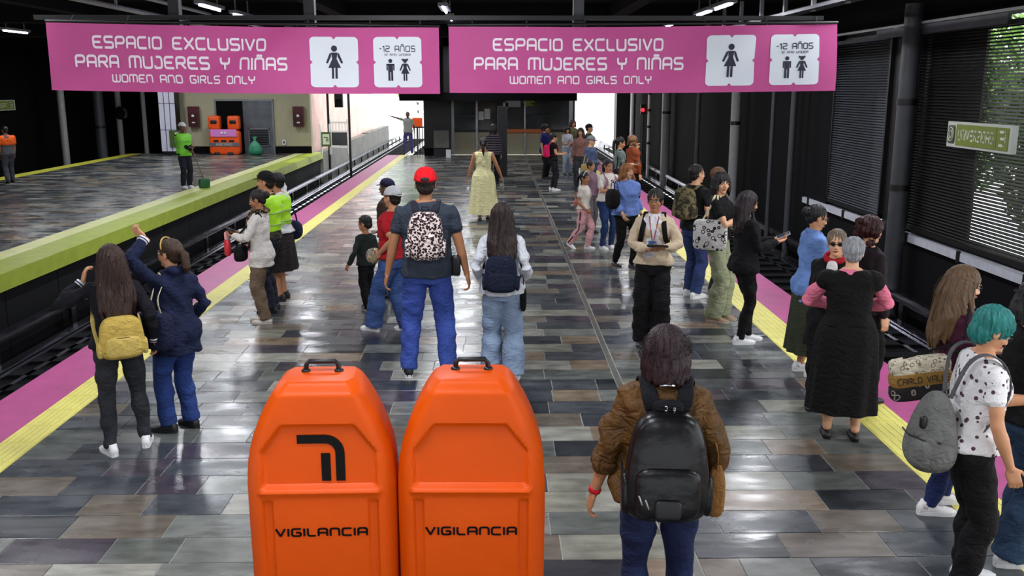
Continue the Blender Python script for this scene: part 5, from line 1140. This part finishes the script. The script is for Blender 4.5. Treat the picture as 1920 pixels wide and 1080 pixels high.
# --- crowd at the right
c = person('slim person in black with magenta backpack standing in profile', (1037, 357), 249, -78, skin='light', hair=('short', (26, 20, 20)), top=dict(m=black_c, sleeve=.25, e=.014, z=.9), bottom=pants(C('black_jeans', (28, 28, 36)), SKN), shoes=WS, R_=(.1, .3, 1.08), L_=(-.1, .3, 1.1), hpitch=12, feet=((.09, .03, 0), (-.09, -.03, 0)))
mg = C('magenta_pack', (205, 24, 84)); backpack(c, mg, 'bright magenta backpack on the slim person in black', .14, .085, .98, 1.36, m2=mg)
c = person('person in blue shirt with large dark hair behind the magenta backpack', (1022, 335), 232, -120, hair=('curly', (18, 16, 16)), top=dict(m=C('royal_blue', (30, 32, 92)), sleeve=.5, e=.02, z=.8), bottom=pants(black_c), shoes=BLK, bl=1.1)
c = person('person in pale grey top and light blue jeans standing beyond the magenta backpack', (1063, 328), 236, -165, hair=('bob', (20, 18, 18)), top=dict(m=C('pale_grey_top', (178, 176, 184)), sleeve=.5, e=.02, z=.95), bottom=pants(denim('light', (150, 162, 178)), STR), shoes=BLK, R_=(.08, .28, 1.1), L_=(-.1, .27, 1.1), hpitch=10)
c = person('tallest dark-red-haired person at the back of the right-hand crowd', (1073, 322), 224, -150, hair=('bob', (60, 26, 28)), top=dict(m=C('olive_top', (84, 84, 56)), sleeve=.5, e=.02, z=.9), bottom=pants(black_c), shoes=BLK, skin='tan')
c = person('woman with tousled brown hair and dusky pink top in the back crowd', (1087, 352), 239, 170, hair=('long', (48, 34, 28), .2), top=dict(m=C('dusky_pink', (130, 92, 84)), sleeve=1, e=.02, z=.9), bottom=pants(dark_c), shoes=BLK, skin='tan')
c = person('man in black cap standing at the back of the crowd near the bright opening', (1103, 342), 232, -100, sex='m', hair=('crop', (20, 18, 18)), skin='tan', top=dict(m=C('grey_green', (66, 70, 60)), sleeve=1, e=.02, z=.9), bottom=pants(dark_c), shoes=BLK); cap(c, C('cap_black', (0, 0, 0)))
c = person('older person in slate blue jacket and grey cap in front of the back crowd', (1106, 385), 254, -105, sex='m', hair=('crop', (120, 118, 112)), skin='light', bl=1.15, top=dict(m=C('slate_blue_jacket', (70, 84, 112)), sleeve=1, e=.03, z=.86, name='jacket'), bottom=pants(C('dark_green_trousers', (40, 46, 38)), WID), shoes=BLK, hpitch=8, R_=(.12, .25, 1.05)); cap(c, C('cap_greyblue', (120, 122, 124)), m2=C('brim_violet', (84, 74, 130)))
strapbag(c, .27, -.05, .9, (.05, .12, .14), C('khaki_tote', (150, 130, 80)), 'khaki tote bag beside the older person in slate blue jacket', 'R')
c = person('woman in grey-green t-shirt reading a phone, long black ponytail, near the rails', (1160, 400), 256, -88, hair=('tail', (20, 16, 18), .2), skin='tan', hpitch=16, top=dict(m=C('grey_green_tee', (104, 116, 110)), sleeve=.5, e=.02, z=.9), bottom=pants(black_c), shoes=BLK, R_=(.1, .3, 1.1), L_=(-.08, .3, 1.1)); phone(c, 'L', 'small phone held by the woman with the long black ponytail')
strapbag(c, .2, -.02, .88, (.08, .15, .14), black_c, 'black shoulder bag of the woman in grey-green t-shirt', 'R')
c = person('person in rust brown jacket with curly light brown hair by the right track', (1184, 394), 254, -50, hair=('curly', (122, 84, 56)), skin='light', top=dict(m=C('rust_jacket', (138, 66, 34)), sleeve=1, e=.03, es=.026, z=.86, fold=.01, name='jacket'), bottom=pants(black_c), shoes=BLK, L_=(-.12, .22, 1.4), hl=(.1, .1, 1))
c = person('girl with white headband, white t-shirt and pink trousers with dark side stripe', (1094, 467), 318, -112, hs=1.15, hair=('tail', (22, 18, 18), .1), skin='brown', hyaw=-15, hpitch=6, top=dict(m=C('white_tee', (222, 214, 205), var=.04), sleeve=.35, e=.024, es=.022, z=.92, name='tshirt'), bottom=pants(C('pink_trousers', (222, 168, 170), var=.06), STR), shoes=WS, R_=(.2, .12, .92), feet=((.06, -.32, .06), (-.08, .06, 0)))
child(c, 'headband', MB().tube([c.hp(.084 * math.cos(a), .02 + .01 * math.sin(a), .045 + .09 * math.sin(a)) for a in [PI * i / 14 for i in range(15)]], [.007] * 15, 6), m_white)
for sd in 'RL':
    hp, kn, an, _ = c.legs[sd]; sg = 1 if sd == 'R' else -1; o_ = V3((sg * .088, 0, 0)); child(c, 'side_stripe', MB().tube([hp + o_ * 1.2, kn + o_ * .9, an + o_ * .78], [(.014, .005)] * 3, 8, ref=(1, 0, 0)), C('stripe_maroon', (70, 36, 40)))
strapbag(c, .02, -.17, 1.02, (.1, .05, .08), C('salmon_bag', (196, 120, 112)), 'small salmon pink bag on the back of the girl in white headband', 'R', e1=.8)
c = person('person in grey clothes mostly hidden between the two girls in white t-shirts', (1106, 436), 300, -130, hair=('short', (22, 20, 20)), top=dict(m=C('mauve_top', (128, 104, 118)), sleeve=1, e=.024, z=.88), bottom=pants(C('grey_trousers', (96, 92, 94))), shoes=BLK)
c = person('girl in white printed t-shirt and dark blue jeans standing with arms crossed', (1137, 466), 297, -148, hair=('tail', (22, 18, 20), .08), skin='tan', bl=1.12, hpitch=10, top=dict(m=C('white_tee', (0, 0, 0)), sleeve=.5, e=.026, es=.024, z=.92, name='tshirt'), bottom=pants(denim('deep', (36, 58, 100)), SKN), shoes=WS, R_=(-.02, .24, 1.12), L_=(.03, .26, 1.14), polR=(1, -.2, -.6), polL=(-1, -.2, -.6), hr=(-1, .1, .1), hl=(1, .1, 0))
child(c, 'print', MB().sup((-.03, .142, 1.27), (.055, .012, .055), .6, .6), C('tee_print', (200, 190, 190), pat='spots', col2=(50, 40, 50), ps=40))
mp = C('mauve_pack', (150, 110, 130)); backpack(c, mp, 'mauve backpack on the girl in white printed t-shirt', .14, .07, .98, 1.34, m2=mp)
c = person('woman with wavy ginger hair, periwinkle blouse and black trousers', (1172, 500), 302, -150, hair=('long', (150, 96, 52), .16), skin='light', bl=1.15, hyaw=12, top=dict(m=C('periwinkle', (112, 140, 205), var=.06), sleeve=.85, e=.03, es=.032, z=.88, fold=.011, name='blouse', cuff=(110, 136, 200)), bottom=pants(black_c, SKN), shoes=((24, 20, 22), (70, 50, 40), 'flat'), R_=(.18, .2, .9), L_=(-.24, .05, .88), feet=((.1, -.16, 0), (-.06, .12, 0)))
strapbag(c, .27, .02, 1.12, (.09, .13, .16), black_c, 'black shoulder bag under the arm of the woman in periwinkle blouse', 'R', e1=.7); phone(c, 'R', 'slim dark phone in the lowered hand of the woman in periwinkle blouse')
c = person('person in white shirt and cream cardigan facing the camera with tablet and black wide trousers', (1220, 646), 352, 176, skin='brown', hair=('short', (20, 18, 18)), bl=1.05, hyaw=-6,
    top=dict(m=C('cream_cardigan', (206, 186, 158), var=.08), sleeve=1, e=.028, es=.024, z=.9, fold=.008, name='cardigan'), bottom=pants(black_c, WID, z=1.03, e=.016), shoes=BLK, R_=(.05, .3, 1.1), L_=(-.12, .3, 1.12), polR=(1, -.3, -1), polL=(-1, -.3, -1), hr=(-.7, .5, 0), hl=(.4, .7, .1), feet=((.1, 0, 0), (-.1, .02, 0)))
mb = MB(); c.addtorso(mb, .98, 1.436, .034, 0); mb.v = [V3((v.x * .78, v.y if v.y > 0 else v.y * .2, v.z)) for v in mb.v]; c.part('white_shirt', C('white_shirt2', (226, 226, 230), var=.04), [(mb, c.vb, 1, folds(.004))]); glasses(c)
for sg in (-1, 1): child(c, 'collar_wing', MB().add([(sg * .012, .075, 1.425), (sg * .06, .05, 1.455), (sg * .075, .09, 1.40), (sg * .03, .118, 1.375), (sg * .012, .07, 1.42), (sg * .06, .045, 1.45), (sg * .075, .085, 1.395), (sg * .03, .112, 1.37)], [(0, 1, 2, 3), (7, 6, 5, 4), (0, 4, 5, 1), (1, 5, 6, 2), (2, 6, 7, 3), (3, 7, 4, 0)]), C('white_shirt2', (0, 0, 0)), smooth=False)
st = C('strap_black', (0, 0, 0)); e, put, q = backpack(c, st, 'black backpack worn by the person in cream cardigan, straps over the shoulders', .14, .07, .98, 1.36, m2=st)
child(c, 'lanyard', MB().tube([(-.05, .1, 1.42), (-.02, .165, 1.25), (0, .175, 1.12)], [(.007, .002)] * 3, 6).tube([(.05, .1, 1.42), (.02, .165, 1.25), (0, .175, 1.12)], [(.007, .002)] * 3, 6), mat('lanyard_red', (150, 60, 60), .6)); child(c, 'id_badge', MB().box(-.035, .045, .172, .18, 1.1, 1.17), mat('badge_blue', (50, 90, 140), .4), smooth=False)
h = (c.hand['R'][0] + c.hand['L'][0]) / 2; e, put = item(c, 'tablet', (h.x, h.y, h.z), 'black tablet held level by the person in cream cardigan', 'tablet'); put('case', MB().sup((h.x - .02, h.y + .04, h.z + .01), (.11, .075, .008), .2, .2, M=Matrix.Rotation(.25, 3, 'X')), m_black); put('screen', MB().sup((h.x - .02, h.y + .04, h.z + .0185), (.1, .066, .0012), .2, .2, M=Matrix.Rotation(.25, 3, 'X')), mat('phone_screen', (60, 66, 80), .1))
# --- camo pack man, tote woman, black hoodie
c = person('man in black t-shirt and blue jeans seen from behind with camouflage backpack', (1297, 556), 306, -40, sex='m', skin='light', hair=('crop', (26, 22, 20)), top=dict(m=C('faded_black', (20, 20, 22)), sleeve=.35, e=.022, es=.024, z=.88, name='tshirt'), bottom=pants(denim('indigo', (44, 58, 100)), STR), shoes=WS, R_=(.22, .16, .98), hyaw=-15, feet=((.1, -.05, 0), (-.1, .05, 0)))
cm = C('camo_pack', (116, 106, 74), pat='noise', col2=(58, 54, 40), ps=16); backpack(c, cm, 'olive camouflage backpack on the man in black t-shirt', .15, .09, 1.02, 1.42, m2=cm)
c = person('person with light brown hair half hidden behind the tote bag woman', (1338, 548), 312, -100, skin='light', hair=('short', (112, 76, 50)), top=dict(m=C('tan_top', (120, 96, 76)), sleeve=.5, e=.02, z=.9), bottom=pants(dark_c), shoes=BLK)
c = person('woman in black t-shirt and wide pale green trousers turning her head toward the camera', (1340, 600), 321, -105, skin='light', hair=('bob', (24, 18, 18)), hyaw=-48, top=dict(m=black_c, sleeve=.35, e=.022, es=.022, z=.95, name='tshirt'), bottom=pants(C('sage_trousers', (142, 148, 118)), WID), shoes=((150, 122, 96), (190, 170, 150)), L_=(-.06, .22, 1.3), polL=(-1, 0, -.7), R_=(.04, .26, 1.22), polR=(1, -.2, -.8), hr=(-.1, .5, 1), hl=(.1, .4, 1), feet=((.09, .0, 0), (-.09, .04, 0)))
tw = C('tote_print', (216, 214, 210), pat='rings', col2=(40, 40, 44), ps=17); e, put = item(c, 'tote_bag', (.2, -.08, .86), 'white tote bag with black curl print on the shoulder of the woman in black t-shirt', 'bag')
put('bag_body', MB().sup((.21, -.04, 1.02), (.035, .19, .17), .3, .25, 24, 16), tw); s0 = c.arms['R'][0]
for k in (-1, 1): put('strap', MB().tube([(.21, -.04 + k * .09, 1.18), (.19, -.02 + k * .04, 1.32), (s0.x * .82, k * .015 - .01, 1.455), (.09, .0 + k * .03, 1.43)], [(.011, .003)] * 4, 8, ref=(1, 0, 0)), C('cream_strap', (0, 0, 0)))
c = person('woman in black hoodie and leggings with long dark hair looking at her phone, white sneakers', (1388, 642), 357, -68, hair=('long', (34, 22, 26), .3), skin='tan', hpitch=14, top=dict(m=C('black_hoodie', (13, 13, 17)), sleeve=1, e=.03, es=.022, z=.82, name='hoodie'), bottom=pants(C('black_leggings', (11, 11, 14)), SKN), shoes=WS, R_=(.1, .32, 1.15), L_=(-.06, .36, 1.16), feet=((.07, -.04, 0), (-.07, .1, 0)))
phone(c, 'L', 'pale edged phone held out by the woman in black hoodie', mat('phone_silver', (170, 172, 180), .3))
# --- blue shirt woman, two older women, dark red hair
c = person('woman in light blue denim shirt and dark green skirt with glasses looking down', (1510, 700), 382, -66, hair=('bun', (22, 18, 20)), skin='tan', hpitch=16, bl=1.1, top=dict(m=denim('shirtblue', (112, 146, 206)), sleeve=1, e=.028, es=.024, z=.76, fold=.008, collar=denim('shirtblue', (0, 0, 0)), name='shirt'), bottom=dict(t='skirt', m=C('olive_skirt', (54, 60, 44)), z0=1.0, z1=.24, wb=.05), shoes=WS, R_=(.08, .28, 1.12), L_=(-.08, .3, 1.14)); glasses(c)
phone(c, 'L', 'phone held close by the woman in light blue shirt')
c = person('short-haired older woman in sunglasses, black coat and red scarf facing the camera', (1546, 764), 428, 168, hair=('short', (112, 98, 80)), skin='light', hyaw=12, bl=1.05, top=dict(m=C('black_coat', (13, 12, 14)), sleeve=1, e=.03, z=.62, flare=.03, name='coat'), bottom=pants(black_c), shoes=BLK, R_=(.1, .24, 1.08)); glasses(c, True)
child(c, 'scarf', MB().tube([(.085 * math.cos(a), -.01 + .095 * math.sin(a), 1.445 - .03 * math.sin(a)) for a in [2 * PI * i / 16 for i in range(17)]], [.028] * 17, 10, rnd=False), C('red_scarf', (160, 24, 40))); child(c, 'shirt_front', MB().sup((0, .12, 1.34), (.05, .03, .09), .7), white_c)
c = person('person with dark red curly hair behind the two older women', (1606, 752), 404, -50, hair=('curly', (56, 20, 22)), skin='light', top=dict(m=C('dark_plum', (34, 26, 30)), sleeve=1, e=.024, z=.85), bottom=pants(black_c), shoes=BLK)
c = person('older woman with grey hair in long black pinafore dress over pink sleeves', (1573, 822), 443, 6, hair=('short', (150, 152, 156)), skin='light', bl=1.1, lean=4,
    top=dict(m=C('pink_knit', (226, 122, 148), var=.05), sleeve=1, e=.012, es=.03, z=1.0), bottom=dict(t='skirt', m=C('black_pinafore', (10, 9, 10), var=.05), z0=1.1, z1=.26, wb=.055, wt=.025, p=.8, nf=9, name='dress_skirt'), shoes=((20, 18, 20), (20, 18, 20), 'flat'), R_=(.12, .28, 1.08), L_=(-.12, .28, 1.08), polR=(1, -.1, -.4), polL=(-1, -.1, -.4), feet=((.12, 0, 0), (-.1, .02, 0)), visible_face=False)
mb = MB(); c.addtorso(mb, .98, 1.43, .028, .02)
for sg in (-1, 1):
    sh, el, wr = c.arms['R' if sg > 0 else 'L']; mb.tube([sh, sh.lerp(el, .22)], [.082, .08], 14)
c.part('dress_top', C('black_pinafore', (0, 0, 0)), [(mb, c.vb, 1, folds(.004))])
# --- right edge group
c = person('woman with long light brown hair, maroon sweater and glasses in profile', (1762, 952), 496, -66, hair=('long', (96, 72, 48), .36, .04), skin='light', hpitch=12, bl=1.08, top=dict(m=C('maroon_sweater', (66, 24, 44)), sleeve=.85, e=.022, es=.02, z=.92, name='sweater'), bottom=pants(denim('dark', (30, 42, 84)), SKN), shoes=((232, 228, 226), (235, 235, 235)), R_=(.14, .26, 1.05), L_=(-.1, .32, 1.1), feet=((.1, -.12, 0), (-.08, .05, 0))); glasses(c)
e, put = item(c, 'zip_bag', (.2, -.3, .83), 'patterned cream, tan and black shoulder bag with script lettering', 'bag')
Rb = Matrix.Rotation(math.radians(8), 3, 'X'); bc = V3((.2, -.3, 1.0))
put('upper_panel', MB().sup(bc + Rb @ V3((0, 0, .085)), (.05, .19, .055), .35, .3, 24, 12, M=Rb), C('map_print', (200, 192, 170), pat='rings', col2=(120, 108, 90), ps=30))
put('middle_panel', MB().sup(bc, (.056, .195, .05), .35, .3, 24, 12, M=Rb), C('tan_leather', (140, 106, 52)))
put('lower_panel', MB().sup(bc + Rb @ V3((0, 0, -.085)), (.06, .2, .055), .4, .35, 24, 12, M=Rb), C('black_rose_print', (34, 30, 32), pat='rings', col2=(150, 140, 128), ps=24))
def script(put, txt, x0, L_, z, F):
    q = MB(); lettering(q, txt, 0, 1, 0, 1, F, .16); put('script_lettering', q, mat('script_ink', (50, 36, 20), .5), smooth=False)
script(put, 'CARLO VALLE', 0, 0, 0, lambda u, v, dd: bc + Rb @ V3((.057 + dd, -.16 + u * .33, -.02 + v * .045 + .0)))
for k in (-1, 1): put('strap', MB().tube([bc + V3((0, k * .12, .13)), (.22, k * .06, 1.25), (.17, k * .02, 1.455)], [(.009, .004)] * 3, 8, ref=(1, 0, 0)), black_c)
c = person('woman with short teal hair, white patterned t-shirt, black trousers and phone', (1786, 1098), 572, -66, hair=('crown', (26, 118, 112)), skin='tan', hpitch=24, lean=5, bl=1.16, belly=.1,
    top=dict(m=C('print_tee', (224, 222, 222), pat='blobs', col2=(70, 52, 70), ps=0), sleeve=.35, e=.018, es=.02, z=.9, name='tshirt', cuff=(40, 36, 42)) if False else dict(m=C('print_tee', (226, 224, 224), pat='blobs', col2=(84, 60, 74), ps=26, var=.04), sleeve=.35, e=.018, es=.02, z=.9, name='tshirt'), bottom=pants(black_c, STR), shoes=((210, 210, 212), (225, 225, 225)),
    R_=(.27, .12, .86), polR=(.6, -1, 0), L_=(-.04, .4, 1.15), hl=(.3, 1, .2), feet=((.1, 0, 0), (-.1, .1, 0))); glasses(c)
phone(c, 'L', 'white edged phone held by the teal-haired woman', mat('phone_silver', (0, 0, 0)))
gk = C('grey_slouch', (98, 98, 96), var=.2, vs=10, bump=.5, bs=40); e, put = item(c, 'slouch_backpack', (0, -.25, .8), 'slouchy grey cloth backpack on the teal-haired woman', 'backpack')
b = MB().sup((.08, -.24, 1.0), (.15, .12, .23), .75, .8, 28, 20)
for v in b.v: k = (v.z - 1.0) / .23; v.x = .08 + (v.x - .08) * (1 - .38 * k); v.y = -.2 + (v.y + .2) * (1 - .33 * k)
put('main_compartment', b, gk); b = MB().sup((.14, -.31, .9), (.1, .07, .09), .6, .8, 24, 14); put('front_pocket', b, gk)
put('flap_seam', MB().tube([(.0, -.375, .985), (.1, -.385, .99), (.2, -.335, .985), (.235, -.25, .98)], [.005] * 4, 8), m_black); put('pocket_buckle', MB().sup((.17, -.33, 1.08), (.02, .02, .035), .5), m_black)
for sg in (1, -1): put('strap', MB().tube([(.05 * sg + .04, -.16, 1.2), (sg * .12, -.1, 1.4), (sg * .135, -.01, 1.462), (sg * .14, .09, 1.4), (sg * .155, .12, 1.25), (sg * .17, .03, 1.08), (sg * .13, -.12, .88)], [(.022, .006)] * 7, 10, side=(1, 0, 0), sm=5), C('strap_grey', (84, 84, 88)))
c = person('dark-haired person in black top and blue jeans at the right edge', (1888, 1046), 524, -62, hair=('bob', (22, 18, 20)), skin='tan', bl=1.1, hpitch=8, top=dict(m=black_c, sleeve=1, e=.028, z=.9), bottom=pants(denim('teal', (46, 66, 92)), WID), shoes=((225, 225, 225), (235, 235, 235)), R_=(.12, .3, 1.05), L_=(-.1, .34, 1.1), feet=((.1, -.05, 0), (-.1, .1, 0)))
# --- left platform staff
c = person('worker in orange and grey shirt at the far left on the other platform', (20, 343), 236, 25, sex='m', skin='brown', hair=('crop', (22, 18, 18)), bl=1.12, top=dict(m=C('grey_shirt', (78, 78, 84)), sleeve=.35, e=.022, es=.022, z=.84), bottom=pants(C('grey_work', (70, 72, 80)), STR), shoes=BLK, feet=((.12, .1, 0), (-.1, -.1, 0)), visible_face=False)
mb = MB(); c.addtorso(mb, 1.14, 1.436, .03)
for sd in 'RL': sh, el, wr = c.arms[sd]; mb.tube([sh, sh.lerp(el, .35), sh.lerp(el, .62)], [.085, .082, .078], 12)
c.part('orange_yoke', C('orange_cloth', (236, 98, 30), var=.08), [(mb, c.vb, 1, None)])
c = person('cleaner in white cap and lime vest with broom on the left platform', (350, 352), 229, -150, sex='m', skin='dark', hair=('crop', (20, 18, 18)), top=dict(m=C('dark_sweater', (30, 30, 34)), sleeve=1, e=.022, z=.86), bottom=pants(C('navy_work', (32, 32, 44)), STR), shoes=WS, R_=(-.02, .24, 1.06), L_=(-.05, .28, .98)); cap(c, C('cap_white', (225, 225, 225))); vest(c, mat('hi_vis_green', (120, 210, 50), .5, var=.1), .84)
h = c.hand['L'][0]; e, put = item(c, 'broom', (h.x - .24, h.y + .1, 0), 'green headed broom held by the cleaner in white cap', 'broom'); put('stick', MB().tube([(h.x - .24, h.y + .1, .2), (h.x + .0, h.y, h.z + .1)], [.013] * 2, 8), mat('stick_brown', (110, 80, 60), .5)); put('brush_head', MB().sup((h.x - .24, h.y + .1, .13), (.15, .07, .13), .4, .5), mat('dustpan_green', (30, 84, 50), .5))
c = person('person in white top standing behind the stacked orange barriers', (431, 281.5), 213, 175, sex='m', skin='tan', hair=('crop', (24, 20, 18)), top=dict(m=white_c, sleeve=.5, e=.02, z=.9), bottom=pants(dark_c), shoes=BLK)
finalize()
